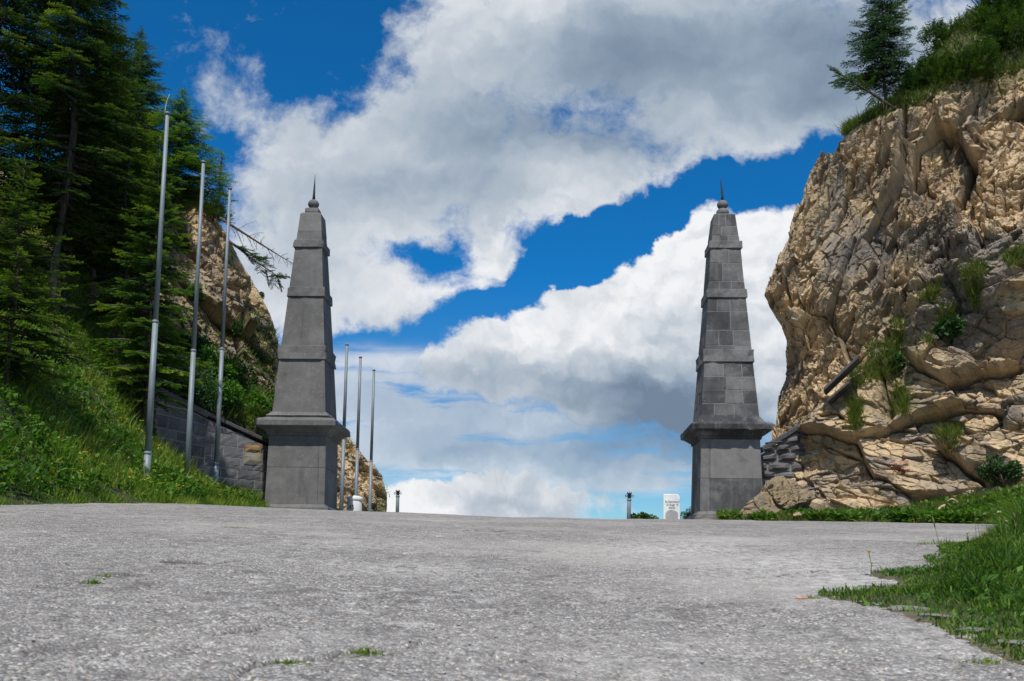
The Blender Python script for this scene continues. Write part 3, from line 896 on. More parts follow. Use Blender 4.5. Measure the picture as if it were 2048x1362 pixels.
def weathered(g, prof, seed, n=26, amp=.030, chip=None):
    """square rings like loft(), but with worn, chipped arrises"""
    vs = []
    for (z, h) in prof:
        for (cx, cy, dx, dy) in ((-1, -1, 1, 0), (1, -1, 0, 1), (1, 1, -1, 0), (-1, 1, 0, -1)):
            for k in range(n):
                t = 2 * k / n
                vs.append(((cx + dx * t) * h, (cy + dy * t) * h, z))
    V = np.array(vs, f32)
    Hs = np.repeat([h for z, h in prof], 4 * n)
    c = np.maximum(0, fbm(V * 3.2 + seed * 7.1, 4, seed) - .10) * amp * 3 + amp * .25 * fbm(V * 11 + seed, 3, seed + 5)
    corner = np.minimum(np.abs(V[:, 0]), np.abs(V[:, 1])) / np.maximum(.01, Hs)
    c = c * (1 + 1.6 * sstep(.8, 1, corner))
    if chip is not None:
        cx, zc, wx, wz, dp = chip
        c = c + dp * np.exp(-((V[:, 0] - cx) / wx) ** 2 - ((V[:, 2] - zc) / wz) ** 2) * (V[:, 1] < 0)
    k = 1 - c / np.maximum(.05, Hs)
    V[:, 0] *= k; V[:, 1] *= k
    m = 4 * n; R_ = len(prof)
    fs = []
    for i in range(R_ - 1):
        for q in range(m):
            fs.append((i * m + q, i * m + (q + 1) % m, (i + 1) * m + (q + 1) % m, (i + 1) * m + q))
    fs.append(tuple(range(m))[::-1]); fs.append(tuple((R_ - 1) * m + q for q in range(m)))
    g.add(V, fs)

def obelisk(side, label):
    rnd = random.Random(5 if side == 'L' else 9)
    mat = M['stone_left'] if side == 'L' else M['stone_right']
    if side == 'L':
        Yc, uc, vb = 31.7, 604, 1026
        plinth = [(1008, 118), (868, 113)]
        corn = (838, 164, 870)
        shaft = [(830, 109), (718, 93), (592, 72.5), (493, 55.5), (426, 42.5)]
        bands = [(690, 718, 97), (573, 592, 76), (478.5, 493.5, 59.5)]
        collar, ball, spike = (414.5, 423, 29), (405, 11), (347, 394, 0.0)
    else:
        Yc, uc, vb = 31.6, 1452, 1056
        plinth = [(1022, 124), (875, 115)]
        corn = (845, 165, 877)
        shaft = [(838, 117), (723, 98), (594.5, 76.5), (495.5, 61), (428, 43.5)]
        bands = [(698, 723, 101), (577, 594.5, 79), (481, 495.5, 64)]
        collar, ball, spike = (415, 425, 27), (406.5, 11), (350, 396, -.07)
    C0 = at(uc, 1000, Yc)
    ub = uc
    root = empty('obelisk', (C0[0], Yc, at(uc, vb, Yc - .9)[2]), math.radians(-2.0))
    tag(root, label, 'obelisk', 'obelisks on either side of the road')
    zr = root.location.z
    def L(v, wpx):
        # the axis leans a little across the picture: follow it to the right column for every height
        z, hw = lev(uc, v, wpx, Yc)
        return z - zr, hw
    p0, p1 = L(*plinth[0]), L(*plinth[1])
    zb = -.35
    # base moulding
    g = Geo(); g.tint = .45
    weathered(g, [(zb, p0[1] + .22), (p0[0] - .20, p0[1] + .22), (p0[0] - .19, p0[1] + .17), (p0[0] - .11, p0[1] + .16), (p0[0] - .05, p0[1] + .06), (p0[0], p0[1] + .035), (p0[0] + .0, p0[1] - .01)], 3 if side == 'L' else 4, amp=.02)
    part('base_moulding', g, mat, root)
    # plinth: core with corner strips and panels
    g = Geo(); g.tint = .10
    g.loft([(p0[0] + .001, p0[1]), (p1[0] - .001, p1[1])])
    zm = p0[0] + (p1[0] - p0[0]) * (.52 if side == 'L' else .44)
    hm = p0[1] + (p1[1] - p0[1]) * (zm - p0[0]) / (p1[0] - p0[0])
    def hwz(z): return p0[1] + (p1[1] - p0[1]) * (z - p0[0]) / (p1[0] - p0[0])
    R4 = [(1, 0, 0, 1), (0, -1, 1, 0), (-1, 0, 0, -1), (0, 1, -1, 0)]
    for fc_ in range(4):
        a, b, c, d = R4[fc_]
        def slab(s0, s1, z0_, z1_, o, tint):
            vs = []
            for oo in (o, -.03):
                for (s, z) in ((s0, z0_), (s1, z0_), (s1, z1_), (s0, z1_)):
                    e = o if (s >= .999 and oo > 0) else (-o if (s <= -.999 and oo > 0) else 0)
                    x = s * hwz(z) + e; y = -(hwz(z) + oo)
                    vs.append((a * x + b * y, c * x + d * y, z))
            g.add(vs, [(0, 1, 2, 3), (1, 0, 4, 5), (2, 1, 5, 6), (3, 2, 6, 7), (0, 3, 7, 4)], tint)
        gp = .004
        if side == 'L':
            for (za, zc, ts) in ((p0[0], zm, (.52, .50)), (zm, p1[0], (.46, .44))):
                slab(-1, .775, za + gp, zc - gp, .016, ts[0] + rnd.uniform(-.05, .05))
                slab(.785, 1, za + gp, zc - gp, .022, ts[1] + .08)
        else:
            tt = {0: (.22, .80, .18), 1: (.4, .5, .35), 2: (.4, .5, .3), 3: (.30, .36, .3)}[fc_]
            ztop = p0[0] + (p1[0] - p0[0]) * .86
            for (za, zc, tq) in ((p0[0], zm, tt[0]), (zm, p1[0], tt[1])):
                slab(-.70, 1, za + gp, zc - gp, .016, tq)
                slab(-1, -.715, za + gp, zc - gp, .024, .55)
    part('plinth', g, mat, root, bevel=.006)
    # cornice
    ctop = L(corn[0], corn[1]); hc = ctop[1]; zc = ctop[0]
    zbm = L(corn[2], plinth[1][1])[0]
    s0 = L(*shaft[0])
    g = Geo(); g.tint = .42 if side == 'L' else .02
    prof = [(zbm - .02, p1[1] + .012), (zbm - .015, p1[1] + .07), (zbm + .07, p1[1] + .08), (zbm + .075, p1[1] + .11), (zbm + .16, p1[1] + .20), (zbm + .21, hc - .09),
            (zbm + .23, hc - .02), (zbm + .26, hc), (zc - .035, hc), (zc, hc - .02), (zc + .05, hc - .10)]
    if side == 'L':
        prof += [(zc + .10, hc - .28), (zc + .16, s0[1] + .16), (s0[0] + .06, s0[1] + .05), (s0[0] + .10, s0[1] + .03)]
    else:
        prof += [(zc + .055, s0[1] + .16), (zc + .10, s0[1] + .13), (s0[0] + .12, s0[1] + .03)]
    weathered(g, prof, 5 if side == 'L' else 6, 40, .022 if side == 'L' else .030, None if side == 'L' else (.60, zc, .055, .20, .26))
    part('cornice', g, mat, root)
    # shaft in four stages
    lv = [L(*s) for s in shaft]
    g = Geo(); g.tint = .12
    st = []
    for i in range(4):
        (z0, h0), (z1, h1) = lv[i], lv[i + 1]
        if i == 0: z0 = z0 + .05
        g.tint = 1.0 if side == 'R' else .2
        g.loft([(z0 - .02, h0 - .004), (z1, h1 - .004)])
        if side == 'L':
            n = [1, 1, 1, 2][i]
            if i < 3:
                ashlar(g, z0, h0 - .012, z1, h1 - .012, n, 2, rnd, .36, .58, .012, .009, .45)
            else:
                zk = z0 + (z1 - z0) * .46; hk = h0 + (h1 - h0) * .46
                ashlar(g, z0, h0 - .012, zk, hk - .012, 1, 2, rnd, .40, .50, .012, .009, .1)
                ashlar(g, zk, hk - .012, z1, h1 - .012, 1, 1, rnd, .78, .82, .012, .009, .1)
        else:
            ashlar(g, z0, h0 - .014, z1, h1 - .014, [4, 4, 3, 3][i], [2, 3, 3], rnd, .06, .60, .016, .022, .35)
    part('shaft', g, mat, root, bevel=.004)
    for (v0, v1, wp) in bands:
        wp += 4.0
        (za, ha), (zb_, hb) = L(v1, wp), L(v0, wp * .985)
        g = Geo(); g.tint = .55 if side == 'L' else .62
        weathered(g, [(za - .004, ha - .085), (za, ha - .012), (za + .012, ha), ((za + zb_) / 2, (ha + hb) / 2), (zb_ - .012, hb), (zb_, hb - .015), (zb_ + .01, hb - .10)], int(v0) % 50 + (7 if side == 'L' else 9), 20, .016 if side == 'L' else .024)
        part('band', g, mat, root)
    # cap, collar, ball and spike
    zt, ht = lv[-1]
    zc0, hc0 = L(collar[1], collar[2]); zc1, hc1 = L(collar[0], collar[2] * .95)
    g = Geo(); g.tint = .6
    if side == 'L':
        g.loft([(zt - .01, ht - .003), (zt + .02, ht - .03), (zc0 - .01, hc0 - .03), (zc0 - .005, hc0), (zc1 - .02, hc1), (zc1, hc1 - .03), (zc1 + .02, .09)])
    else:
        g.loft([(zt - .01, ht - .003), (zt + .03, ht - .05), (zc0 - .02, hc0 - .04)])
        g.lathe([(zc0 - .03, hc0 - .02), (zc0 + .01, hc0 + .005), (zc1 - .05, hc1), (zc1, hc1 - .05), (zc1 + .03, .10)], 28)
    part('cap', g, mat, root, bevel=.008)
    zbal = L(ball[0], 20)[0]; rb = ball[1] * (Yc) / F
    g = Geo(); g.tint = .42
    g.lathe([(zbal - rb * 1.02, .07)] + [(zbal - rb * .92 * math.cos(PI * k / 14), max(.02, rb * 1.04 * math.sin(PI * k / 14))) for k in range(1, 14)] + [(zbal + rb * .93, .02)], 28)
    part('finial_ball', g, mat, root)
    z1, z0 = L(spike[0], 10)[0], L(spike[1], 10)[0]
    g = Geo(); g.tint = .4
    n = 7
    g.tube([((spike[2] * (k / n) ** 1.6) if side == 'R' else .012 * k / n, 0, z0 - .05 + (z1 - z0 + .05) * k / n) for k in range(n + 1)], [.045 * (1 - k / n) + .004 for k in range(n + 1)], 8)
    part('spike', g, M['iron'], root)
    return root, L, hc, zc, p1

obL, LL, _, _, _ = obelisk('L', 'smooth grey stone obelisk left of the road, ball and straight spike on top')
obR, LR, hcR, zcR, p1R = obelisk('R', 'obelisk of dark patchwork blocks with chipped cornice right of the road')
# broken piece lying on the right cornice
def unit_(a):
    return a / np.maximum(1e-9, np.linalg.norm(a, axis=-1, keepdims=True))

def boulder(name, loc, size, seed, mat, tint=.5, sub=4):
    import bmesh
    bm = bmesh.new()
    bmesh.ops.create_icosphere(bm, subdivisions=sub, radius=1)
    P = np.array([v.co[:] for v in bm.verts], f32)
    # cut by random planes: angular, broken faces
    rr = np.random.default_rng(seed)
    for _ in range(16):
        nrm = rr.normal(size=3); nrm /= np.linalg.norm(nrm); dd_ = rr.uniform(.52, .86)
        ex = np.maximum(0, P @ nrm.astype(f32) - dd_)
        P = P - ex[:, None] * nrm.astype(f32)
    P = P + unit_(P) * (.05 * fbm(P * 3 + seed, 4, seed) + .03 * (1 - 2 * np.abs(fbm(P * 5 + seed, 3, seed + 4))) + .02 * fbm(P * 14, 3, seed + 2))[:, None]
    P = P * np.array(size)
    if sub >= 6:
        P = P + unit_(P) * (rock_displace(P + seed, seed, .24, (58, 25))[0] * 1.0)[:, None]
    for v, p in zip(bm.verts, P): v.co = p
    me = bpy.data.meshes.new(name)
    bm.to_mesh(me); bm.free()
    me.materials.append(mat)
    a = me.attributes.new('tint', 'FLOAT', 'POINT'); a.data.foreach_set('value', np.clip(tint + .25 * fbm(P * 2, 3, seed), 0, 1).astype(f32))
    me.update()
    return obj(name, me, None, loc)

p = at(1509, 838, 31.6 - .6)
b = boulder('stone_fragment', (p[0], p[1], p[2] - .02), (.17, .11, .055), 4, M['stone_right'], .75, 3)
tag(b, 'broken lump of stone lying on the cornice of the patchwork obelisk', 'stone')

# ------------------------------------------------------------------ flagpoles
def flagpole(u0, u1, vtop, Y, zb, r0, r1, joints, label, group):
    T = at(u1, vtop, Y)
    root = empty('flagpole', (T[0], Y, zb))
    tag(root, label, 'flagpole', group)
    H = T[2] - zb
    js = [0] + joints + [1]
    for i in range(len(js) - 1):
        a, b_ = js[i] * H, js[i + 1] * H
        ra = r0 + (r1 - r0) * js[i] ; rb_ = r0 + (r1 - r0) * js[i + 1]
        g = Geo()
        k = 1.0 - .06 * i
        g.lathe([(a, ra * k), (b_, rb_ * k)], 18)
        part('pole_section', g, M['galv'], root)
        if i < len(js) - 2:
            g = Geo(); g.lathe([(b_ - .03, rb_ * k + .004), (b_ - .025, rb_ * k + .009), (b_ + .025, rb_ * k + .009), (b_ + .03, rb_ * k)], 18)
            part('joint_ring', g, M['galv'], root)
    g = Geo(); g.lathe([(H - .01, r1 + .012), (H + .03, r1 + .014), (H + .05, r1 * .5)], 18)
    part('pole_cap', g, M['galv'], root)
    return root
G1, G2 = 'bare flagpoles on the grass bank', 'bare flagpoles beyond the left obelisk'
for (u0, u1, vt, Y, vb, r0, r1, js, lab) in (
    (296, 335, 228, 22.0, 985, .080, .048, [.10, .44], 'tallest bare flagpole, nearest on the grass bank'),
    (376, 407, 325, 25.3, 985, .075, .046, [.42], 'middle bare flagpole of the bank in front of the coped wall'),
    (438, 460, 378, 28.0, 1005, .075, .046, [.12, .48], 'shortest looking bank flagpole, the one closest to the left obelisk')):
    zb = at(u0, vb, Y)[2]
    fp = flagpole(u0, u1, vt, Y, zb, r0, r1, js, lab, G1)
    if u0 == 296:                                   # a pale bent twig, a tree's dead tip, set on the first pole
        T = at(335, 228, 22.0); tz = T[2] - zb
        g = Geo(); g.tube([(-.05, -.03, tz - .08), (-.045, -.03, tz + .12), (-.02, -.03, tz + .30), (.03, -.03, tz + .47)], [.013, .012, .010, .005], 6)
        part('bent_twig', g, M['pale_twig'], fp)
for (u1, vt, Y, lab) in ((694, 690, 40, 'bare flagpole right behind the left obelisk'), (721, 715, 43, 'bare flagpole rising behind the white round stone'),
                         (748, 741, 46, 'bare flagpole standing last towards the open road')):
    flagpole(u1, u1, vt, Y, float(road_z(-6.5, Y)) - .1, .085, .062, [.5], lab, G2)
# ------------------------------------------------------------------ kilometre stones and chain posts
def text_mesh(body, size, depth, mat, name='lettering', bold=0.0):
    cu = bpy.data.curves.new('t', 'FONT')
    cu.body = body; cu.size = size; cu.extrude = depth; cu.align_x = 'CENTER'; cu.align_y = 'CENTER'; cu.offset = bold
    o = bpy.data.objects.new('t', cu); COL.objects.link(o)
    dg = bpy.context.evaluated_depsgraph_get(); dg.update()
    me = bpy.data.meshes.new_from_object(o.evaluated_get(dg))
    bpy.data.objects.remove(o); bpy.data.curves.remove(cu)
    me.name = name
    me.materials.clear(); me.materials.append(mat)
    return me

# white milestone on the right
Ym = 29.5
pm = at(1343.5, 1046, Ym)
root = empty('milestone', (pm[0], Ym, pm[2] - .06), math.radians(-9))
tag(root, 'white milestone slab with scrolled top and worn black lettering', 'milestone')
def prism(prof, x0, x1, g, tint=.5):
    """profile in y,z extruded along x"""
    n = len(prof)
    vs = [(x0, y, z) for y, z in prof] + [(x1, y, z) for y, z in prof]
    fs = [tuple(range(n)), tuple(range(2 * n - 1, n - 1, -1))] + [(k, n + k, n + (k + 1) % n, (k + 1) % n) for k in range(n)]
    g.add(vs, fs, tint)
mw = .245
g = Geo(); g.tint = .6
# front outline in x,z: waisted under a rolled head
out = [(-mw, 0), (mw, 0), (mw, .56), (mw - .015, .62), (mw - .018, .66), (mw - .005, .71), (mw, .77), (mw - .012, .84), (mw - .06, .895), (mw - .12, .91), (-mw + .03, .91), (-mw + .008, .895), (-mw, .85), (-mw, .62)]
vs = [(x, -.11, z) for x, z in out] + [(x, .13, z) for x, z in out]
n = len(out)
g.add(vs, [tuple(range(n)), tuple(range(2 * n - 1, n - 1, -1))] + [((k + 1) % n, k, n + k, n + (k + 1) % n) for k in range(n)])
part('stone_body', g, M['white'], root, bevel=.02)
g = Geo(); g.tint = .5
arch = [(-.185, .0), (.185, .0)] + [(.185 * math.cos(t), .30 + .14 * math.sin(t)) for t in np.linspace(0, PI, 14)]
na = len(arch)
vs = [(x, -.118, z) for x, z in arch] + [(x, -.10, z) for x, z in arch]
g.add(vs, [tuple(range(na)), tuple(range(2 * na - 1, na - 1, -1))] + [((k + 1) % na, k, na + k, na + (k + 1) % na) for k in range(na)])
part('arched_panel', g, M['greyface'], root)
for body, z, sz in (('St.Gertraud', .680, .084), ('10 Augt 19', .590, .084), ('XXIX', .500, .080)):
    o = obj('lettering', text_mesh(body, sz, .004, M['paint']), root, (0.01, -.1125, z))
    o.rotation_euler = (PI / 2, 0, 0)

# round white stone on the left
Yk = 33.0
pk = at(708.5, 1040, Yk)
root = empty('kilometre_stone', (pk[0], Yk, pk[2] - .1))
tag(root, 'round white kilometre stone with a lid-like cap beside the left obelisk', 'kilometre stone')
zt = at(708, 1001, Yk)[2] - root.location.z
g = Geo(); g.tint = .35
g.lathe([(0, .245), (.2, .248), (zt - .02, .238), (zt, .225)], 36)
part('stone_body', g, M['white'], root)
g = Geo(); g.tint = .65
zl = at(708, 993, Yk)[2] - root.location.z
g.lathe([(zt - .005, .20), (zt + .004, .255), (zt + .02, .262), (zl - .05, .258), (zl - .02, .235), (zl + .03, .06), (zl + .035, .01)], 36)
part('cap', g, M['white'], root)
me = text_mesh('45', .20, .006, M['paint'], bold=.002)
co = np.zeros(len(me.vertices) * 3, f32); me.vertices.foreach_get('co', co); co = co.reshape(-1, 3)
ang = co[:, 0] / .245 - .30; rr = .246 + co[:, 2]
me.vertices.foreach_set('co', np.stack([np.sin(ang) * rr, -np.cos(ang) * rr, co[:, 1]], 1).astype(f32).ravel()); me.update()
obj('lettering', me, root, (0, 0, zt - .24))
me = text_mesh('km', .12, .006, M['paint'], bold=.002)
co = np.zeros(len(me.vertices) * 3, f32); me.vertices.foreach_get('co', co); co = co.reshape(-1, 3)
ang = co[:, 0] / .245 + .05; rr = .248 + co[:, 2]
me.vertices.foreach_set('co', np.stack([np.sin(ang) * rr, -np.cos(ang) * rr, co[:, 1]], 1).astype(f32).ravel()); me.update()
obj('lettering', me, root, (0, 0, zt - .50))

def chain_post(u, vt, vbase, Y, lean, label, lowball):
    P0 = at(u, vbase, Y); H = at(u, vt, Y)[2] - P0[2] + .12
    root = empty('chain_post', (P0[0], Y, P0[2] - .12))
    root.rotation_euler = (0, lean, 0)
    tag(root, label, 'post', 'short iron chain posts on the crest')
    g = Geo()
    g.lathe([(0, .062), (H * .72, .058), (H * .72 + .01, .05), (H * .745, .05)], 16)
    part('post_shaft', g, M['galv'], root)
    g = Geo()
    zb = H * .775
    g.lathe([(zb - .055 * math.cos(PI * k / 10), max(.02, .072 * math.sin(PI * k / 10))) for k in range(11)], 16)
    part('ball', g, M['galv'], root)
    if lowball:
        g = Geo()
        g.lathe([(.17 - .06 * math.cos(PI * k / 10), max(.03, .075 * math.sin(PI * k / 10))) for k in range(11)], 16)
        part('ball', g, M['galv'], root)
    g = Geo()
    g.lathe([(H * .80, .046), (H * .80 + .02, .055), (H * .93, .052), (H * .94, .075), (H * .965, .078), (H * .97, .05)], 16)
    part('head', g, M['iron'], root)
    g = Geo()
    for k in range(6):
        a = 2 * PI * k / 6 + .3
        g.tube([(.055 * math.cos(a), .055 * math.sin(a), H * .96), (.07 * math.cos(a), .07 * math.sin(a), H * .985), (.062 * math.cos(a), .062 * math.sin(a), H * 1.01)], [.012, .008, .003], 5)
    part('crown_spikes', g, M['iron'], root)
    for s in (-1, 1):
        g = Geo()
        g.tube([(s * (.095 + .032 * math.cos(t)), 0, H * .885 + .034 * math.sin(t)) for t in np.linspace(0, 2 * PI, 15)], .010, 5)
        part('ring', g, M['iron'], root)
chain_post(794.5, 980, 1030, 34, 0, 'upright iron chain post near the round white stone', False)
chain_post(1257, 984, 1046, 30.5, math.radians(1.5), 'slightly leaning iron chain post near the white milestone', True)

# ------------------------------------------------------------------ retaining walls
def stone_course_wall(g, P0, P1, zb, zt0, zt1, rnd, hmin=.24, hmax=.42, lmin=.35, lmax=.8, gap=.014, rough=.05, lo=.15, hi=.65, nrm=(1, -1), special=None, round_=0):
    """stones on the face of a wall from P0 to P1 (plan), bottom zb, sloping top zt0 -> zt1"""
    P0, P1 = np.array(P0, float), np.array(P1, float)
    Ln = np.linalg.norm(P1 - P0); d = (P1 - P0) / Ln
    nv = np.array([d[1], -d[0]])
    if nv @ np.array(nrm) < 0: nv = -nv
    z = zb
    while z < max(zt0, zt1) - .08:
        h = rnd.uniform(hmin, hmax)
        s = -rnd.uniform(0, .3)
        while s < Ln:
            l = rnd.uniform(lmin, lmax)
            a, b = max(0, s), min(Ln, s + l)
            s += l
            if b - a < .08: continue
            top = lambda q: zt0 + (zt1 - zt0) * q / Ln - .02
            za, zc_ = z + gap / 2, z + h - gap / 2
            ta, tb_ = min(zc_, top(a)), min(zc_, top(b))
            if ta - za < .05 and tb_ - za < .05: continue
            ta, tb_ = max(ta, za + .02), max(tb_, za + .02)
            o = rnd.uniform(.01, .01 + rough)
            tint = rnd.uniform(lo, hi)
            nu, nvv = 5, 4
            vs = []
            for j in range(nvv):
                for i in range(nu):
                    fu, fv = i / (nu - 1), j / (nvv - 1)
                    q = (a + gap / 2) + (b - a - gap) * fu
                    zz = za + ((ta + (tb_ - ta) * fu) - za) * fv
                    edge_ = (i in (0, nu - 1)) or (j in (0, nvv - 1))
                    bul = (1 - (2 * fu - 1) ** 4) * (1 - (2 * fv - 1) ** 4)
                    oo = o * (.5 if edge_ else 1) + round_ * bul + rnd.uniform(-.012, .012) * rough / .05
                    e2 = rnd.uniform(-.012, .012) if edge_ and round_ else 0
                    p = P0 + d * (q + e2) + nv * oo
                    vs.append((p[0], p[1], zz + e2))
            fs = [tuple(r) for r in grid_faces(nvv, nu)]
            # sides
            rim = [i for i in range(nu)] + [nu - 1 + nu * j for j in range(1, nvv)] + [nu * nvv - 2 - i for i in range(nu - 1)] + [nu * j for j in range(nvv - 2, 0, -1)]
            bset = len(vs)
            for r in rim:
                x, y, zz = vs[r]
                vs.append((x - nv[0] * (o + .08), y - nv[1] * (o + .08), zz))
            m_ = len(rim)
            fs += [(rim[k], bset + k, bset + (k + 1) % m_, rim[(k + 1) % m_]) for k in range(m_)]
            g.add(vs, fs, tint, smooth=False)
        z += h

def coping(g, pts, wid, th, over, tint, nrm, roof=.06, rnd=None, seg=.9):
    """sloping coping stones along 3-D points (outer top edge)"""
    for k in range(len(pts) - 1):
        A, B = np.array(pts[k], float), np.array(pts[k + 1], float)
        Ln = np.linalg.norm(B - A); n = max(1, int(round(Ln / seg)))
        d = (B - A) / Ln
        nv = np.array([d[1], -d[0]]); nv /= np.linalg.norm(nv)
        if nv @ np.array(nrm) < 0: nv = -nv
        for i in range(n):
            a = A + d * (Ln * i / n + .006); b = A + d * (Ln * (i + 1) / n - .006)
            j = rnd.uniform(-.02, .02) if rnd else 0
            vs = []
            for p in (a, b):
                for (o, z) in ((over + j, -th), (over + j, -.02), (over - .03 + j, 0), (-wid * .5, roof), (-wid - .05, 0), (-wid - .05, -th)):
                    vs.append((p[0] + nv[0] * o, p[1] + nv[1] * o, p[2] + z))
            fs = [(0, 1, 2, 3, 4, 5), (11, 10, 9, 8, 7, 6)] + [(q, 6 + q, 6 + (q + 1) % 6, (q + 1) % 6) for q in range(6)]
            g.add(vs, fs, tint + (rnd.uniform(-.12, .12) if rnd else 0))

rnd = random.Random(3)
zb = 1.9
root = empty('retaining_wall', (W1[0], W1[1], zb))
tag(root, 'grey coursed stone retaining wall with coping running down to the left obelisk', 'wall')
off_ = -np.array(root.location)
g = Geo(); g.tint = .35
wid = .55
for (A, B) in ((W0, W1), (W1, W2)):
    d = (B - A)[:2]; d /= np.linalg.norm(d); nv = np.array([d[1], -d[0]])
    if nv @ np.array((1, -1)) < 0: nv = -nv
    a4 = [A[:2], B[:2], B[:2] - nv * wid, A[:2] - nv * wid]
    vs = [(q[0], q[1], zb) for q in a4] + [(a4[0][0], a4[0][1], A[2] - .22), (a4[1][0], a4[1][1], B[2] - .22), (a4[2][0], a4[2][1], B[2] - .22), (a4[3][0], a4[3][1], A[2] - .22)]
    g.add([tuple(np.array(q) + off_) for q in vs], [(3, 2, 1, 0), (4, 5, 6, 7), (0, 1, 5, 4), (1, 2, 6, 5), (2, 3, 7, 6), (3, 0, 4, 7)], .9)
part('wall_core', g, M['mortar'], root)
g = Geo()
def shift(g):
    g.v = [tuple(np.array(q) + off_) for q in g.v]
stone_course_wall(g, W0[:2], W1[:2], zb, W0[2] - .22, W1[2] - .22, rnd, .26, .42, .4, .95, .030, .022, .12, .6)
stone_course_wall(g, W1[:2], W2[:2], zb, W1[2] - .22, W2[2] - .20, rnd, .26, .42, .38, .85, .036, .022, .15, .8)
dW = (W1 - W0)[:2] / np.linalg.norm((W1 - W0)[:2])
stone_course_wall(g, W0[:2] - np.array([dW[1], -dW[0]]) * wid if (np.array([dW[1], -dW[0]]) @ np.array((1, -1))) > 0 else W0[:2] + np.array([dW[1], -dW[0]]) * wid, W0[:2], zb, W0[2] - .22, W0[2] - .22, rnd, .3, .45, .3, .5, .014, .03, .1, .4, nrm=(-.3, -1))
shift(g)
part('stone_facing', g, M['wallstone'], root)
# one rusty and one pale stone in the lit part
for (u, v, wpx, hpx, mt, tn) in ((507, 897, 27, 15, 'rust_stone', .5), (508, 917, 31, 24, 'pale_stone', .3)):
    t = (u - 413) / (545 - 413)
    Yp = W1[1] + (W2[1] - W1[1]) * t
    p = at(u, v, Yp - .04)
    d = (W2 - W1)[:2]; Lw = np.linalg.norm(d); d /= Lw
    hw_, hh_ = wpx / F * Yp / 2 / d[0], hpx / F * Yp / 2
    a0 = W1[:2] + d * (np.dot(p[:2] - W1[:2], d) - hw_); a1 = a0 + d * 2 * hw_
    g = Geo()
    stone_course_wall(g, a0, a1, p[2] - hh_, p[2] + hh_ + .02, p[2] + hh_ + .02, random.Random(7), 2 * hh_, 2 * hh_, 9, 9, .0, .03, tn, tn, round_=.02)
    for i_, q_ in enumerate(g.v):
        g.v[i_] = (q_[0] + d[1] * .030, q_[1] - d[0] * .030, q_[2])
    shift(g)
    part('odd_stone', g, M[mt], root)
g = Geo()
coping(g, [W0 + np.array([0, -.05, 0]), W1], wid, .20, .08, .35, (1, -1), .10, rnd, 1.6)
coping(g, [W1, W2], wid, .12, .06, .40, (1, -1), .07, rnd, .8)
shift(g)
part('coping', g, M['coping'], root, bevel=.012)

# right wall, half swallowed by the cliff
rnd = random.Random(12)
A, B = at(1508, 905, 32.2), at(1642, 822, 32.0)
zb = float(road_z(7.5, 32)) - .4
root = empty('retaining_wall', (A[0], A[1], zb))
tag(root, 'rough stone wall with sloping coping between the right obelisk and the cliff', 'wall')
off_ = -np.array(root.location)
d = (B - A)[:2]; d /= np.linalg.norm(d); nv = np.array([d[1], -d[0]])
if nv[1] > 0: nv = -nv
g = Geo()
a4 = [A[:2], B[:2], B[:2] - nv * .6, A[:2] - nv * .6]
vs = [(q[0], q[1], zb) for q in a4] + [(a4[0][0], a4[0][1], A[2] - .2), (a4[1][0], a4[1][1], B[2] - .2), (a4[2][0], a4[2][1], B[2] - .2), (a4[3][0], a4[3][1], A[2] - .2)]
g.add([tuple(np.array(q) + off_) for q in vs], [(3, 2, 1, 0), (4, 5, 6, 7), (0, 1, 5, 4), (1, 2, 6, 5), (2, 3, 7, 6), (3, 0, 4, 7)], .35)
part('wall_core', g, M['mortar'], root)
g = Geo()
stone_course_wall(g, A[:2], B[:2], zb, A[2] - .18, B[2] - .18, rnd, .22, .34, .35, .75, .05, .07, .05, .45, nrm=(0, -1), round_=.07)
shift(g)
part('stone_facing', g, M['wallstone'], root)
g = Geo()
coping(g, [A, B], .6, .16, .10, .35, (0, -1), .05, rnd, 1.2)
shift(g)
part('coping', g, M['coping'], root, bevel=.012)
# upper remnant of coping higher on the cliff
root = empty('coping_fragment', at(1683, 750, 31.2))
tag(root, 'dark tilted slab of old wall coping stuck in the cliff', 'coping')
g = Geo(); rnd = random.Random(2)
off_ = -np.array(root.location)
coping(g, [at(1648, 778, 30.6), at(1718, 712, 30.2)], .5, .12, .25, .25, (0, -1), .04, rnd, 2.0)
shift(g)
part('coping', g, M['coping'], root, bevel=.012)
g = Geo()
coping(g, [at(1656, 800, 30.5), at(1700, 762, 30.2)], .4, .10, .2, .2, (0, -1), .03, rnd, 2.0)
shift(g)
part('lower_slab', g, M['coping'], root, bevel=.012)

# ------------------------------------------------------------------ foliage
RNG = np.random.default_rng(7)

def kites(C, A, S, L, Wd):
    """leaf-like quads: base C, axis A (unit), side S (unit), length L, width Wd"""
    L = np.asarray(L)[:, None]; Wd = np.asarray(Wd)[:, None]
    v = np.stack([C, C + A * L * .45 + S * Wd * .5, C + A * L, C + A * L * .45 - S * Wd * .5], 1)
    return v.reshape(-1, 3)

def unit(a):
    return a / np.maximum(1e-9, np.linalg.norm(a, axis=-1, keepdims=True))

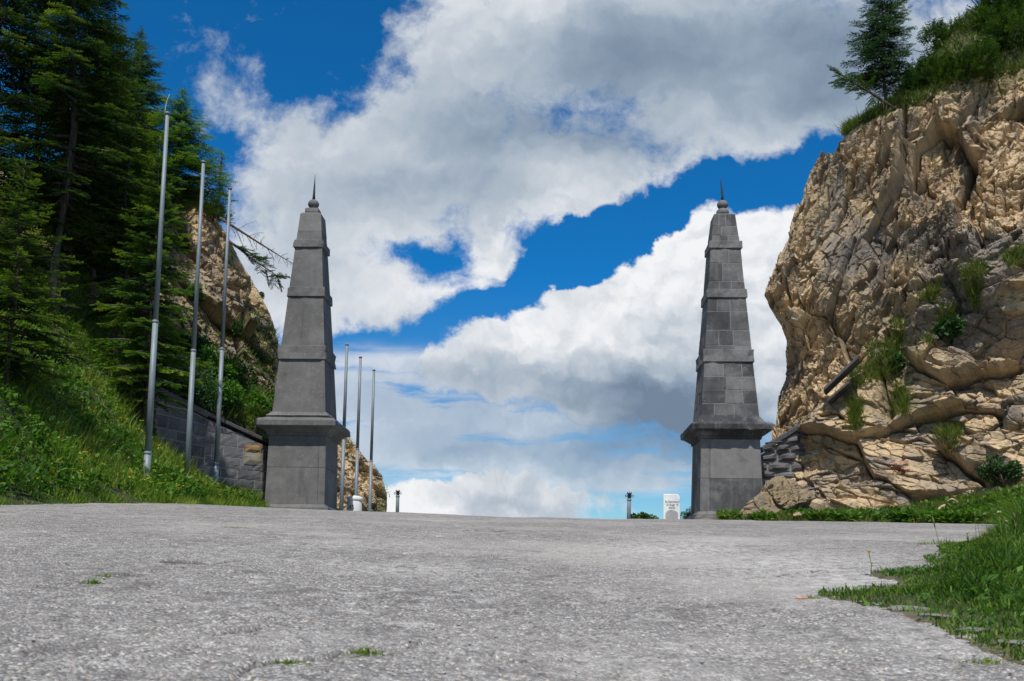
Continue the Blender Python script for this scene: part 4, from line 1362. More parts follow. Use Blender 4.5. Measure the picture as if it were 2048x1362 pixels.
def spray_template(nside=5, seed=0, hang=.25, width=.085):
    """a needle-clad twig of unit length along +x lying flat: verts (n,3), tint (n)"""
    r = np.random.default_rng(seed)
    C, A, S, L, Wd, T = [], [], [], [], [], []
    def shoot(c, a, l, wd, t):
        for tw in (0, 1):
            s = np.cross(a, (0, 0, 1)); s /= np.linalg.norm(s)
            if tw: s = np.cross(a, s)
            C.append(c); A.append(a); S.append(s); L.append(l); Wd.append(wd * (1 if not tw else .8)); T.append(t)
    shoot(np.array([0.0, 0, 0]), unit(np.array([1, 0, -.05])), .55, width, .25)
    shoot(np.array([.45, 0, -.02]), unit(np.array([1, 0, -.1])), .55, width, .7)
    for i in range(nside):
        x = .12 + .75 * i / (nside - 1)
        for sd in (-1, 1):
            a = math.radians(48 + r.uniform(-9, 9))
            l = (.42 - .24 * x) * r.uniform(.8, 1.2)
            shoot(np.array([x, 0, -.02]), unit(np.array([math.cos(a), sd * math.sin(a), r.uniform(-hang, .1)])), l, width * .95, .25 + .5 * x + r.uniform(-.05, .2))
    V = kites(np.array(C), np.array(A), np.array(S), np.array(L), np.array(Wd))
    return V.astype(f32), np.repeat(np.array(T), 4).astype(f32)

def place_sprays(tmpl, O, X, UPV, Sc, Tn):
    """instances baked into one vertex array"""
    V, T = tmpl
    X = unit(X); Z = unit(UPV - (UPV * X).sum(1, keepdims=True) * X); Y = np.cross(Z, X)
    R = np.stack([X, Y, Z], 1) * Sc[:, None, None]
    out = np.einsum('vk,nkj->nvj', V, R.astype(f32)) + O[:, None, :]
    tint = T[None, :] * .7 + Tn[:, None]
    return out.reshape(-1, 3), np.clip(tint, 0, 1).reshape(-1)

TM = [spray_template(5, 1), spray_template(5, 2), spray_template(4, 3)]

def conifer(name, h, r, z0, seed, mat, dens=1.0, droop=.35, up0=.25, spray=1.0, step=.36, bare=True, lop=0.0, trunk_r=None, thin=0.0, twig_w=1.0):
    rg = np.random.default_rng(seed); rd = random.Random(seed)
    g = Geo()
    tr = trunk_r or h * .0068 + .025
    npt = 9
    bend = [(.06 * h * .12 * math.sin(k * 1.3 + seed), .05 * h * .12 * math.cos(k * 1.7 + seed)) for k in range(npt)]
    bend[0] = (0, 0)
    pts = [(bend[k][0], bend[k][1], -.4 + (h + .4) * k / (npt - 1)) for k in range(npt)]
    g.tube(pts, [max(.012, tr * (1 - k / (npt - 1)) ** .85 * (1.25 if k == 0 else 1)) for k in range(npt)], 10)
    def trunk_at(z):
        t = (z + .4) / (h + .4) * (npt - 1); k = min(npt - 2, int(t)); f = t - k
        return np.array([pts[k][0] + (pts[k + 1][0] - pts[k][0]) * f, pts[k][1] + (pts[k + 1][1] - pts[k][1]) * f, z])
    O, X, U, Sc, Tn = [], [], [], [], []
    z = h * z0
    while z < h * .985:
        f = (z - h * z0) / (h * (1 - z0))
        env = (1 - f) ** .8 * (min(1, .55 + f * 3.5))
        nb = rd.choice([4, 5, 5, 6])
        if f > .85: nb = 4
        a0 = rd.uniform(0, 6.28)
        for b in range(nb):
            if rd.random() < thin: continue
            az = a0 + 2 * PI * b / nb + rd.uniform(-.35, .35)
            Lb = max(.14, r * env * rd.uniform(.68, 1.15) * (1 + lop * math.cos(az)))
            tb = rd.choice([-.18, -.08, 0, .08, .30])
            dirh = np.array([math.cos(az), math.sin(az), 0])
            sl = up0 * (.2 + f * 1.5) - .12
            zz = z + rd.uniform(-.12, .12)
            base = trunk_at(min(zz, h * .98))
            def P(s): return base + dirh * Lb * s + np.array([0, 0, Lb * (sl * s - droop * s * s + droop * .45 * s ** 4)])
            g.tube([P(0), P(.5), P(.95)], [max(.008, .018 * Lb + .006), .010 * Lb + .005, .004], 4)
            stp = .15 * spray / dens
            s = .18 if f < .7 else .05
            sd = 1
            while s < 1.0:
                pos = P(s); tang = unit(P(min(1, s + .05)) - P(s - .05))
                for sd in (-1, 1):
                    an = math.radians(rd.uniform(42, 66))
                    side = np.cross(tang, (0, 0, 1)); side /= np.linalg.norm(side)
                    d = tang * math.cos(an) + side * sd * math.sin(an) + np.array([0, 0, rd.uniform(-.32, .05)])
                    O.append(pos); X.append(d); U.append((rd.uniform(-.25, .25), rd.uniform(-.25, .25), 1))
                    Sc.append(min(.62, (.20 + .42 * (1 - s)) * min(Lb, 1.7) * .62 + .10) * spray * rd.uniform(.75, 1.2))
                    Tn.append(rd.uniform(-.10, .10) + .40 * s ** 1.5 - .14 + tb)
                s += stp / Lb
            O.append(P(.82)); X.append(P(1) - P(.8)); U.append((0, 0, 1)); Sc.append(.42 * spray * min(1, Lb + .2)); Tn.append(.3)
        z += step * (1 - .45 * f) * rd.uniform(.85, 1.15)
    # leader
    O.append(trunk_at(h * .95)); X.append(np.array([0.02, 0.0, 1])); U.append((1, 0, 0)); Sc.append(h * .05 + .12); Tn.append(.1)
    if bare:                                        # dead twigs under the crown
        for k in range(int(h * 2.6)):
            zz = h * (.03 + (z0 + .10) * rd.random()); az = rd.uniform(0, 6.28); l = rd.uniform(.35, 1.3)
            b = trunk_at(zz)
            g.tube([b, b + np.array([math.cos(az) * l * .5, math.sin(az) * l * .5, -.02]), b + np.array([math.cos(az + .2) * l, math.sin(az + .2) * l, -.14 * l])], [.014, .008, .003], 3)
    O, X, U, Sc, Tn = map(np.array, (O, X, U, Sc, Tn))
    Vs, Ts = [], []
    pick = rg.integers(0, 3, len(O))
    for k in range(3):
        q = pick == k
        tm = (TM[k][0] * 1.0, TM[k][1])
        v, t = place_sprays(tm, O[q], X[q].astype(float), U[q].astype(float), Sc[q], Tn[q])
        Vs.append(v); Ts.append(t)
    V = np.concatenate(Vs); T = np.concatenate(Ts)
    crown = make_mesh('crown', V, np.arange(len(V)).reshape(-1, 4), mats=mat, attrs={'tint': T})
    trunk = g.mesh('trunk', M['bark'])
    return trunk, crown

def tree(name, variant, loc, rz, sc, label, cat='tree', group=None, tilt=(0, 0)):
    r = empty(name, loc, rz)
    r.rotation_euler = (tilt[0], tilt[1], rz)
    r.scale = (sc, sc, sc) if not hasattr(sc, '__len__') else sc
    tag(r, label, cat, group)
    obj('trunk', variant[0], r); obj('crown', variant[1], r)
    return r

M['edge'] = mat_foliage('blue_green_needles', [(0, (.016, .046, .018)), (.5, (.040, .100, .034)), (1, (.10, .19, .05))], .3)
VAR = {
    'tallA': conifer('a', 15, 2.7, .17, 11, M['spruce'], 1.0, .38, .22, step=.46, thin=.16),
    'tallB': conifer('b', 14, 2.5, .20, 23, M['fir'], 1.0, .42, .2, step=.46, thin=.2),
    'fir': conifer('c', 8, 2.0, .10, 31, M['fir'], 1.0, .30, .30, step=.33, lop=.1),
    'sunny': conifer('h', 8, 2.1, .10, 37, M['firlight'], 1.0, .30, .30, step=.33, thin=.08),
    'young': conifer('d', 4.8, 1.6, .08, 47, M['fir'], 1.0, .22, .35, step=.28, bare=False),
    'larch': conifer('e', 10, 2.7, .10, 53, M['larch'], 1.15, .28, .35, step=.30, thin=.02, bare=False, spray=1.1),
    'thin': conifer('f', 4.0, .75, .10, 67, M['larch'], 1.1, .20, .4, step=.22, thin=.12, bare=False, spray=.8),
    'edge': conifer('g', 6.2, 1.75, .12, 71, M['edge'], 1.15, .30, .4, step=.24, thin=.04, bare=False, spray=1.0),
}
GT = 'spruces on the left bank'
def bz(p): return float(bank_z(p[0], p[1]))
for (var, u, v, Y, sc, rz, lab, nm) in (
    ('tallA', -45, 640, 24.5, 1.0, .3, 'tall dark spruce at the picture edge, crown above the flowery bank', 'spruce_tree'),
    ('tallB', 110, 650, 25.5, 1.08, 1.3, 'tall dark spruce, its thick trunk furthest left of the bare trunks', 'spruce_tree'),
    ('tallA', 128, 660, 28.0, .95, 2.6, 'tall spruce with a slim dark trunk between two bare spruce trunks', 'spruce_tree'),
    ('tallB', 178, 640, 31.0, .80, 4.0, 'dark spruce in the second row below the two pale larches', 'spruce_tree'),
    ('tallB', 45, 640, 30.5, 1.0, 2.2, 'tall dark spruce filling the gap behind the leftmost bare trunk', 'spruce_tree'),
    ('fir', 205, 600, 33.5, 1.1, .8, 'bushy spruce deep in the shade between the trunks and the cliff', 'spruce_tree'),
    ('tallB', 238, 690, 27.2, .62, 1.0, 'mid-height spruce with a pale trunk foot left of the first flagpole', 'spruce_tree'),
    ('sunny', 292, 800, 25.8, (.82, .82, 1.0), 2.2, 'spruce behind the first flagpole with low boughs reaching over the wall', 'spruce_tree'),
    ('sunny', 350, 425, 32.0, (.98, .98, .54), 5.1, 'bright green spruce reaching out above the cliff behind the first flagpole', 'spruce_tree'),
    ('young', 20, 705, 19.0, .95, .5, 'young spruce with sunlit yellow-green boughs low on the bank', 'spruce_tree'),
    ('larch', 232, 420, 37.0, 1.0, .4, 'pale green larch with the highest tip behind the spruces', 'larch_tree'),
    ('larch', 283, 420, 38.0, .93, 2.9, 'pale blue-green larch with the outer tip behind the spruces', 'larch_tree')):
    P = at(u, v, Y)
    top = {'larch': True}.get(var)
    z = P[2] if (top or u == 350) else min(P[2], bz(P)) - .05
    if top:                                         # stands on the cliff: aim its tip
        tipv = 12 if u < 260 else 42
        P = at(u, tipv, Y); z = P[2] - 10.3 * sc
    tree(nm, VAR[var], (P[0], Y, z), rz, sc, lab, group=GT if 'spruce' in nm else 'larches behind the spruces')
# trees standing outside the frame on the left, whose shade falls on the bank
for (x, y, sc, rz) in ((-13.8, 14.6, .9, 2.0),):
    tree('spruce_tree', VAR['tallB'], (x, y, bz((x, y)) - .1), rz, sc, 'spruce beside the road just left of the picture, shading the bank', group=GT)
# slim larch on the left cliff and the leaning one with a bare branch
P = at(437, 425, 39.5)
tree('larch_tree', VAR['thin'], (P[0], P[1], at(437, 425, 39.5)[2]), .6, (.85, .85, .62 * 1.0), 'slim little larch on the crest of the left cliff', group='larches behind the spruces')
# spruce on the edge of the right cliff
P = at(1770, 205, 34.2)
tree('larch_tree', VAR['edge'], (P[0], P[1], P[2] - .1), .8, .92, 'green larch standing on the edge of the right cliff')

def leaning(name, pts, rad, ends, seed, label, mat):
    """a branchy stem growing sideways out of the rock; ends = list of (t, dir, length, leafy)"""
    rd = random.Random(seed)
    root = empty(name, pts[0]); tag(root, label, 'tree')
    o = np.array(pts[0], float); pts = [np.array(p, float) - o for p in pts]
    g = Geo(); g.tube(pts, rad, 7)
    O, X, U, Sc, Tn = [], [], [], [], []
    n = len(pts) - 1
    def P(t):
        k = min(n - 1, int(t * n)); f = t * n - k
        return pts[k] + (pts[k + 1] - pts[k]) * f
    for (t, d, l, leafy) in ends:
        a = P(t); d = unit(np.array(d, float))
        q = [a, a + d * l * .5 + np.array([0, 0, -.04 * l]), a + d * l + np.array([0, 0, -.16 * l])]
        g.tube(q, [.016 if leafy else .010, .009, .003], 4)
        if leafy:
            s = .1
            while s < 1:
                b = q[0] + (q[2] - q[0]) * s
                for sd in (-1, 1):
                    side = np.cross(d, (0, 0, 1))
                    O.append(b); X.append(d * .7 + side * sd * .7 + np.array([0, 0, rd.uniform(-.4, .2)])); U.append((0, 0, 1)); Sc.append(rd.uniform(.2, .42)); Tn.append(rd.uniform(-.1, .3))
                s += .11 / l
        else:
            for k in range(int(l * 9)):
                b = q[0] + (q[2] - q[0]) * rd.uniform(.2, 1); dd = np.array([rd.uniform(-.2, .7), rd.uniform(-.5, .5), rd.uniform(-.9, .1)])
                g.tube([b, b + dd * rd.uniform(.1, .32)], [.005, .002], 3)
    if O:
        O, X, U, Sc, Tn = map(lambda a: np.array(a, float), (O, X, U, Sc, Tn))
        v, t = place_sprays(TM[0], O, X, U, Sc, Tn)
        obj('crown', make_mesh('crown', v, np.arange(len(v)).reshape(-1, 4), mats=mat, attrs={'tint': t}), root)
    obj('trunk', g.mesh('trunk', M['bark']), root)
    return root
rd = random.Random(8)
Yb = 38.8
stem = [at(u, v, Yb) for (u, v) in ((440, 436), (470, 455), (520, 487), (560, 512), (588, 528))]
leaning('fallen_larch', stem, [.06, .05, .035, .02, .006],
        [(min(.98, max(.08, t + rd.uniform(-.03, .03))), (rd.uniform(-.2, .9), rd.uniform(-.8, .8), rd.choice([-1, -.8, -.5, .3, .5])), rd.uniform(.25, 1.15) * (1.2 - t), False) for k, t in enumerate(np.linspace(.10, .97, 36))], 3,
        'bare dead larch stem leaning out over the left cliff', M['larch'])
stem = [at(u, v, Yb - .3) for (u, v) in ((452, 478), (480, 498), (515, 525), (545, 545), (562, 556))]
leaning('leaning_larch', stem, [.06, .05, .03, .02, .006],
        [(t, (rd.uniform(.0, .8), rd.uniform(-.7, .7), rd.uniform(-.6, .15)), rd.uniform(.45, .95) * (1.15 - .6 * t), True) for t in np.linspace(.05, .98, 17)], 4,
        'green larch bough leaning out below the bare stem on the left cliff', M['larch'])
Yr = 33.6
stem = [at(u, v, Yr) for (u, v) in ((1795, 222), (1752, 192), (1722, 174), (1684, 150))]
leaning('leaning_pine', stem, [.06, .05, .035, .02],
        [(t, (rd.uniform(-.8, -.1), rd.uniform(-.5, .5), rd.uniform(-.1, .6) if t > .45 else -.8), rd.uniform(.3, .6), t > .4 or k % 3 == 0) for k, t in enumerate(np.linspace(.1, .98, 15))], 5,
        'crooked little pine stem leaning left from the edge of the right cliff', M['mugo'])

# ---- bushes
def needle_bush(size, n, seed, mat):
    """dwarf pine: twigs pointing outward and up from a spread of stems"""
    rg = np.random.default_rng(seed)
    nl = 7
    lob = np.stack([rg.uniform(-.62, .62, nl), rg.uniform(-.62, .62, nl), rg.uniform(.15, .55, nl)], 1)
    lr = rg.uniform(.32, .52, nl)
    k = rg.integers(0, nl, n)
    d = unit(rg.normal(size=(n, 3)) + np.array([0, 0, .35]))
    rad = lr[k] * rg.uniform(.55, 1.0, n)
    O = lob[k] + d * rad[:, None]
    O[:, 2] = np.abs(O[:, 2])
    Xd = unit(d * .8 + np.array([0, 0, .75]) + rg.normal(size=(n, 3)) * .3)
    O = O * np.array(size); Sc = rg.uniform(.22, .42, n)
    v, t = place_sprays(TM[2], O, Xd, rg.normal(size=(n, 3)) * .3 + np.array([0, 0, 1.0]), Sc, rg.uniform(-.2, .2, n) + .25 * (rad / lr[k] - .6))
    g = Geo()
    for j in range(nl):
        e = lob[j] * np.array(size)
        g.tube([(0, 0, -.1), e * .5 + np.array([0, 0, -.05]), e], [.03, .02, .008], 4)
    return g.mesh('stem', M['bark']), make_mesh('foliage', v, np.arange(len(v)).reshape(-1, 4), mats=mat, attrs={'tint': t})

def leaf_bush(size, n, seed, mat, ls=.09):
    rg = np.random.default_rng(seed)
    nl = 9
    lob = np.stack([rg.uniform(-.65, .65, nl), rg.uniform(-.65, .65, nl), rg.uniform(.15, .75, nl)], 1)
    lr = rg.uniform(.22, .45, nl)
    k = rg.integers(0, nl, n)
    d = unit(rg.normal(size=(n, 3)))
    O = lob[k] + d * (lr[k] * rg.uniform(.35, 1.05, n) ** .6)[:, None]
    O[:, 2] = np.abs(O[:, 2])
    O = O * np.array(size)
    A = unit(d + rg.normal(size=(n, 3)) * .7 + np.array([0, 0, -.1])); S = unit(np.cross(A, rg.normal(size=(n, 3)) * .6 + np.array([0, 0, 1.0])))
    L = ls * rg.uniform(.6, 1.4, n)
    v = kites(O, A, S, L, L * .62)
    t = np.repeat(np.clip(rg.uniform(.1, .8, n) + .2 * d[:, 2], 0, 1), 4)
    g = Geo()
    for j in range(nl):
        e = lob[j] * np.array(size)
        g.tube([(0, 0, -.1), e * .5, e], [.022, .014, .006], 4)
    return g.mesh('stem', M['bark']), make_mesh('foliage', v, np.arange(len(v)).reshape(-1, 4), mats=mat, attrs={'tint': t})

BV_ = {'mugoA': needle_bush((1.25, 1.1, .95), 620, 1, M['mugo']), 'mugoB': needle_bush((1.0, 1.0, 1.05), 480, 2, M['mugo']),
       'leafA': leaf_bush((.9, .8, 1.0), 3000, 3, M['leaf'], .10), 'leafB': leaf_bush((.8, .8, .8), 2400, 4, M['leafdark'], .10), 'dock': leaf_bush((.42, .42, .5), 420, 5, M['leafdark'], .17),
       'willow': leaf_bush((1.2, .9, 1.1), 4200, 6, M['leafdark'], .075)}
def bush(name, var, P, sc, rz, label, cat='bush', group=None):
    r = empty(name, P, rz); r.scale = (sc, sc, sc) if not hasattr(sc, '__len__') else sc
    tag(r, label, cat, group)
    obj('stem', BV_[var][0], r); obj('foliage', BV_[var][1], r)
def onmesh(fu, fv, P, u, v):
    k = np.argmin((fu - u) ** 2 + (fv - v) ** 2)
    return P[k]
rcf = RC.reshape(-1, 3)
hu, hv = proj(hf)
GB = 'dwarf pines on the right cliff top'
for (var, u, v, sc, rz, lab) in (
    ('mugoA', 1835, 165, 1.0, .2, 'dwarf pine right beside the larch on the cliff edge'),
    ('mugoB', 1862, 95, 1.15, 1.1, 'dwarf pine on the steep grass above the cliff edge pines'),
    ('mugoA', 1905, 150, 1.1, 2.1, 'dwarf pine hanging over the cliff edge under the pale bare patch'),
    ('mugoB', 1960, 175, .95, 3.0, 'low dwarf pine over the dark hollow of the cliff edge'),
    ('mugoA', 2005, 105, 1.35, 4.0, 'large dwarf pine on the slope above the dark hollow'),
    ('mugoB', 2030, 45, 1.6, 5.0, 'tallest dwarf pine crowning the hill in the top corner'),
    ('mugoA', 1985, 205, .9, .7, 'drooping dwarf pine hanging lowest over the cliff face'),
    ('mugoB', 1800, 195, .75, 1.9, 'small dwarf pine at the foot of the cliff-edge larch'),
    ('mugoA', 2090, 120, 1.5, 2.4, 'dwarf pine spreading beyond the picture edge on the cliff'),
    ('mugoA', 1855, 175, .95, 1.4, 'dwarf pine sprawling along the cliff edge between two others'),
    ('mugoB', 1930, 135, 1.0, 2.6, 'dense dwarf pine at the brow just left of the dark hollow'),
    ('mugoA', 2045, 165, 1.2, 3.6, 'dwarf pine on the brow at the very edge of the picture'),
    ('mugoB', 1950, 60, .8, 2.2, 'small dwarf pine under the grassy brow of the hill')):
    P = onmesh(hu, hv, hf, u, v)
    bush('dwarf_pine', var, (P[0], P[1] - .3, P[2] - .35), sc, rz, lab, group=GB)
for (var, u, v, Y, sc, rz, lab) in (
    ('leafB', 2000, 925, None, (.75, .75, .8), .3, 'round dark leafy bush against the cliff above the weeds'),
    ('willow', 1958, 985, None, (.42, .5, .55), 1.3, 'dark feathery bush at the cliff foot left of the round bush'),
    ('dock', 1895, 640, None, 1.0, 2.3, 'small grey-green bush in a crack high on the lower cliff'),
    ('dock', 1790, 700, None, .9, .3, 'green tuft bush at the head of the grassy gully')):
    P = onmesh(rc_u, rc_v, rcf, u, v + 20)
    bush('leafy_bush', var, (P[0] - .1, P[1] - .35, P[2] - .25), sc, rz, lab)
GL = 'bushes above the left retaining wall'
for (var, u, v, Y, sc, rz, lab) in (
    ('willow', 395, 760, 30.5, 1.2, .2, 'dense green bush behind the coping where the wall bends'),
    ('leafA', 455, 790, 31.5, 1.05, 1.2, 'bright leafy bush over the coping behind the third bank pole'),
    ('leafA', 505, 800, 33.0, 1.0, 2.0, 'bright leafy bush just left of the obelisk above the wall'),
    ('leafB', 335, 735, 29.5, 1.2, 2.5, 'dark bush at the upper end of the wall behind the first pole'),
    ('leafA', 425, 700, 34.0, 1.15, 3.3, 'green bush on the slope between second and third pole'),
    ('willow', 470, 720, 35.5, 1.1, 4.1, 'grey-green bush higher on the slope left of the obelisk'),
    ('leafB', 375, 655, 34.5, 1.1, 5.0, 'dark bush at the foot of the left cliff behind the second pole'),
    ('mugoB', 512, 850, 32.3, .55, .9, 'low dark pine bush tucked behind the lower coping'),
    ('leafB', 268, 720, 27.0, 1.0, .9, 'shaded bush on the bank left of the first pole'),
    ('leafA', 540, 790, 34.5, .8, 1.9, 'leafy bush half hidden by the left obelisk')):
    P = at(u, v, Y)
    z = float(bank_z(P[0], Y))
    bush('leafy_bush', var, (P[0], Y, z - .1), sc, rz, lab, group=GL)
for (var, u, v, sc, lab) in (('mugoA', 455, 415, .75, 'dark pine bush on the crest of the left cliff below the slim larch'), ('leafB', 520, 585, .42, 'small bush clinging to the edge of the left cliff'),
                            ('willow', 372, 470, .55, 'bush growing on the left cliff between the first and second pole'), ('leafA', 395, 590, .6, 'leafy bush low on the left cliff behind the second pole'),
                            ('willow', 478, 655, .7, 'broad bush at the foot of the left cliff right of the third pole'), ('leafB', 530, 715, .6, 'bush at the foot of the left cliff touching the obelisk outline')):
    P = onmesh(LU, LV, LP, u, v)
    bush('cliff_bush', var, (P[0], P[1] - .2, P[2] - .2), sc, 1.0, lab)
for (var, u, v, Y, sc, lab) in (('dock', 1296, 1042, 32, (1.3, .9, .62), 'pale-flowering weed clump left of the white milestone'), ('dock', 1275, 1045, 31.5, .5, 'small dark weed beside the leaning chain post'),
                                ('willow', 1378, 1035, 33.5, (.45, .5, .55), 'olive bush between the white milestone and the right obelisk')):
    P = at(u, v, Y)
    bush('roadside_weed', var, (P[0], Y, min(P[2], float(road_z(P[0], Y)) + .05) - .05), sc, .4, lab, 'weed')

# ------------------------------------------------------------------ grass and herbs
def blades(P, H, Wd, seed, lean=.35, segs=2, bias=(0, 0)):
    """grass blades, each a bent strip; returns verts, quads, tris, tint"""
    rg = np.random.default_rng(seed); n = len(P)
    az = rg.uniform(0, 2 * PI, n)
    side = np.stack([np.cos(az), np.sin(az), az * 0], 1)
    ln = np.stack([rg.normal(size=n) * lean + bias[0], rg.normal(size=n) * lean + bias[1], np.zeros(n)], 1)
    H = H[:, None]; Wd = Wd[:, None]
    up = np.array([0, 0, 1.0])
    if segs == 1:
        v = np.stack([P - side * Wd / 2, P + side * Wd / 2, P + (up + ln) * H], 1).reshape(-1, 3)
        i = np.arange(n) * 3
        return v, None, np.stack([i, i + 1, i + 2], 1), np.repeat(rg.uniform(0, 1, n), 3)
    m = P + (up * .58 + ln * .30) * H
    tip = P + (up * (.95 - .35 * np.minimum(1.4, np.linalg.norm(ln, axis=1, keepdims=True))) + ln * 1.05) * H
    m0 = P + (up * .30 + ln * .08) * H
    v = np.stack([P - side * Wd * .4, P + side * Wd * .4, m0 + side * Wd / 2, m0 - side * Wd / 2, m + side * Wd * .36, m - side * Wd * .36, tip], 1).reshape(-1, 3)
    i = np.arange(n) * 7
    q = np.concatenate([np.stack([i, i + 1, i + 2, i + 3], 1), np.stack([i + 3, i + 2, i + 4, i + 5], 1)])
    t = np.stack([i + 5, i + 4, i + 6], 1)
    tint = np.repeat(rg.uniform(0, 1, n), 7)
    return v, q, t, tint

def leaves(P, size, seed, upw=.6, wid=.6):
    rg = np.random.default_rng(seed); n = len(P)
    A = unit(np.concatenate([rg.normal(size=(n, 2)), np.abs(rg.normal(size=(n, 1))) * upw], 1))
    S = unit(np.cross(A, np.array([0, 0, 1.0]) + rg.normal(size=(n, 3)) * .35))
    return kites(P, A, S, size, size * wid), np.repeat(rg.uniform(0, 1, n), 4)

def stuff(name, v, q, t, tint, mat, label, cat):
    o = obj(name, make_mesh(name, v, q, t, mats=mat, attrs={'tint': tint}))
    tag(o, label, cat, kind='stuff')
    return o

# left bank: points spread over the visible slope
def bank_points(n, seed, ymin=7.0, ymax=45, dmax=9.0, edge=0.0):
    rg = np.random.default_rng(seed)
    y = ymin + (ymax - ymin) * rg.uniform(0, 1, n) ** 1.25
    d = edge + (dmax - edge) * rg.uniform(0, 1, n) ** 1.15
    x = -7.0 - d + .1 * np.sin(y * 3)
    P = np.stack([x, y, bank_z(x, y)], 1)
    pn = P * np.array([1, 1, 0])
    P[:, 2] += sstep(0.2, 1.5, -7 - x) * (.22 * fbm(pn * .9, 4, 31) + .06 * fbm(pn * 4, 2, 37)) - .02
    u, v = proj(P)
    # keep off the wall and its top
    wx = np.interp(y, [W0[1], W1[1], W2[1]], [W0[0], W1[0], W2[0]])
    onwall = (y > W0[1] - .15) & (y < W2[1] + .9) & (x < wx + .10) & (x > wx - .62)
    return P[(u > -1400) & (u < 700) & ~onwall & ((u > -60) | (rg.random(n) < .5))], None
P, _ = bank_points(190000, 1)
clump = fbm(P * 1.1, 3, 91)
keep = clump > RNG.uniform(-.55, .30, len(P)); P = P[keep]; clump = clump[keep]
H = (.12 + .26 * RNG.random(len(P)) ** 1.5) * np.clip(1 + 1.3 * clump, .4, 2.2) * np.where(P[:, 0] > -7.6, .6, 1)
v, q, t, tn = blades(P, H, .018 + .016 * RNG.random(len(P)), 2, .45, 1)
tn = np.clip(tn * .7 + .25 + np.repeat(fbm(P * .9, 4, 17), 3) * .75, 0, 1)
stuff('bank_grass', v, q, t, tn, M['grass'], 'long sunlit grass on the bank below the spruces', 'grass')
P, _ = bank_points(110000, 5, edge=.35)
f_ = fbm(P * .8, 3, 45)
keep = f_ > RNG.uniform(-.45, .35, len(P)); P = P[keep]
P[:, 2] += RNG.uniform(.02, .38, len(P))
v, tn = leaves(P, .05 + .13 * RNG.random(len(P)) ** 2, 6)
tn = np.clip(tn + np.repeat(fbm(P * .8, 3, 58), 4) * .6, 0, 1)
stuff('bank_herbs', v, np.arange(len(v)).reshape(-1, 4), None, tn, M['leaf'], 'broad-leaved herbs growing among the bank grass', 'herbs')
# flowers: small clusters of petals on the bank
P, _ = bank_points(1150, 9, ymax=30, dmax=6, edge=.3)
f_ = fbm(P * .9, 2, 66)
P = P[f_ > .02]
cen = np.repeat(P, 5, 0) + RNG.normal(size=(len(P) * 5, 3)) * np.array([.035, .035, .012]) + np.array([0, 0, .34])
tcol = np.repeat(np.where(fbm(P * .5, 2, 81) > .12, .05, .6) + RNG.uniform(-.05, .25, len(P)), 20)
v, tn = leaves(cen, .026 + .016 * RNG.random(len(cen)), 10, .3, .9)
stuff('bank_flowers', v, np.arange(len(v)).reshape(-1, 4), None, np.clip(tcol, 0, 1), M['flower'], 'yellow and orange wildflowers dotted over the bank', 'flowers')

# verge of weeds at the foot of the right cliff
rg = np.random.default_rng(77)
n = 74000
uu = rg.uniform(1440, 2330, n); vv = rg.uniform(0, 1, n)
Yf = np.interp(uu, [1440, 1520, 1700, 1850, 2150], [28.6, 28.0, 26.2, 24.6, 21.5])
Yb_ = np.interp(uu, [1440, 1520, 1640, 1850, 2150], [30.2, 29.6, 28.6, 27.4, 25.2])
Yq = Yf + (Yb_ - Yf) * vv
X = atv(uu, 1040, Yq)[:, 0]
rise = np.interp(uu, [1440, 1620, 1800, 1900, 2060, 2150], [.10, .13, .25, .5, .85, 1.0]) * vv ** 1.3
Pv = np.stack([X, Yq, road_z(X, Yq) + rise], 1)
# the earth under it
ue, ve = np.meshgrid(np.linspace(1400, 2250, 110), np.linspace(0, 1.25, 26))
Yf2 = np.interp(ue, [1440, 1520, 1700, 1850, 2150], [28.6, 28.0, 26.2, 24.6, 21.5]); Yb2 = np.interp(ue, [1440, 1520, 1640, 1850, 2150], [30.2, 29.6, 28.6, 27.4, 25.2])
Ye = Yf2 + (Yb2 - Yf2) * ve
Xe = atv(ue, 1040, Ye)[..., 0]
Ze = road_z(Xe, Ye) + np.interp(ue, [1440, 1620, 1800, 1900, 2060, 2150], [.10, .13, .25, .5, .85, 1.0]) * ve ** 1.3 - .03 + .05 * np.sin(ue * .09) * ve
Ve = np.stack([Xe, Ye, Ze], -1).reshape(-1, 3)
o = obj('verge', make_mesh('verge', Ve, grid_faces(26, 110), mats=M['soil'], attrs={'scree': (ve.reshape(-1) * .8)}, smooth=True))
tag(o, 'earth verge at the foot of the right cliff', 'verge', kind='structure')
kp = fbm(Pv * 1.3, 3, 12) > rg.uniform(-.35, .30, n)
kp &= rg.random(n) > vv ** 2 * .8
Pl = Pv[kp][:34000].copy(); Pl[:, 2] += rg.uniform(.0, .26, len(Pl))
v, tn = leaves(Pl, .06 + .13 * rg.random(len(Pl)) ** 2, 21, .5, .75)
tn = np.clip(tn * .9 + np.repeat(fbm(Pl * 1.2, 2, 4), 4) * .6 + .1, 0, 1)
stuff('verge_weeds', v, np.arange(len(v)).reshape(-1, 4), None, tn, M['leaf'], 'low leafy weeds along the foot of the right cliff', 'weeds')
Pg = Pv[(fbm(Pv * .7, 3, 32) + .9 * (vv - .35) > rg.uniform(-.3, .6, n))]
v, q, t, tn = blades(Pg, .12 + .25 * rg.random(len(Pg)), .02 + .012 * rg.random(len(Pg)), 22, .4, 1)
stuff('verge_grass', v, q, t, tn, M['drygrass'], 'tawny grass between the weeds under the right cliff', 'grass')

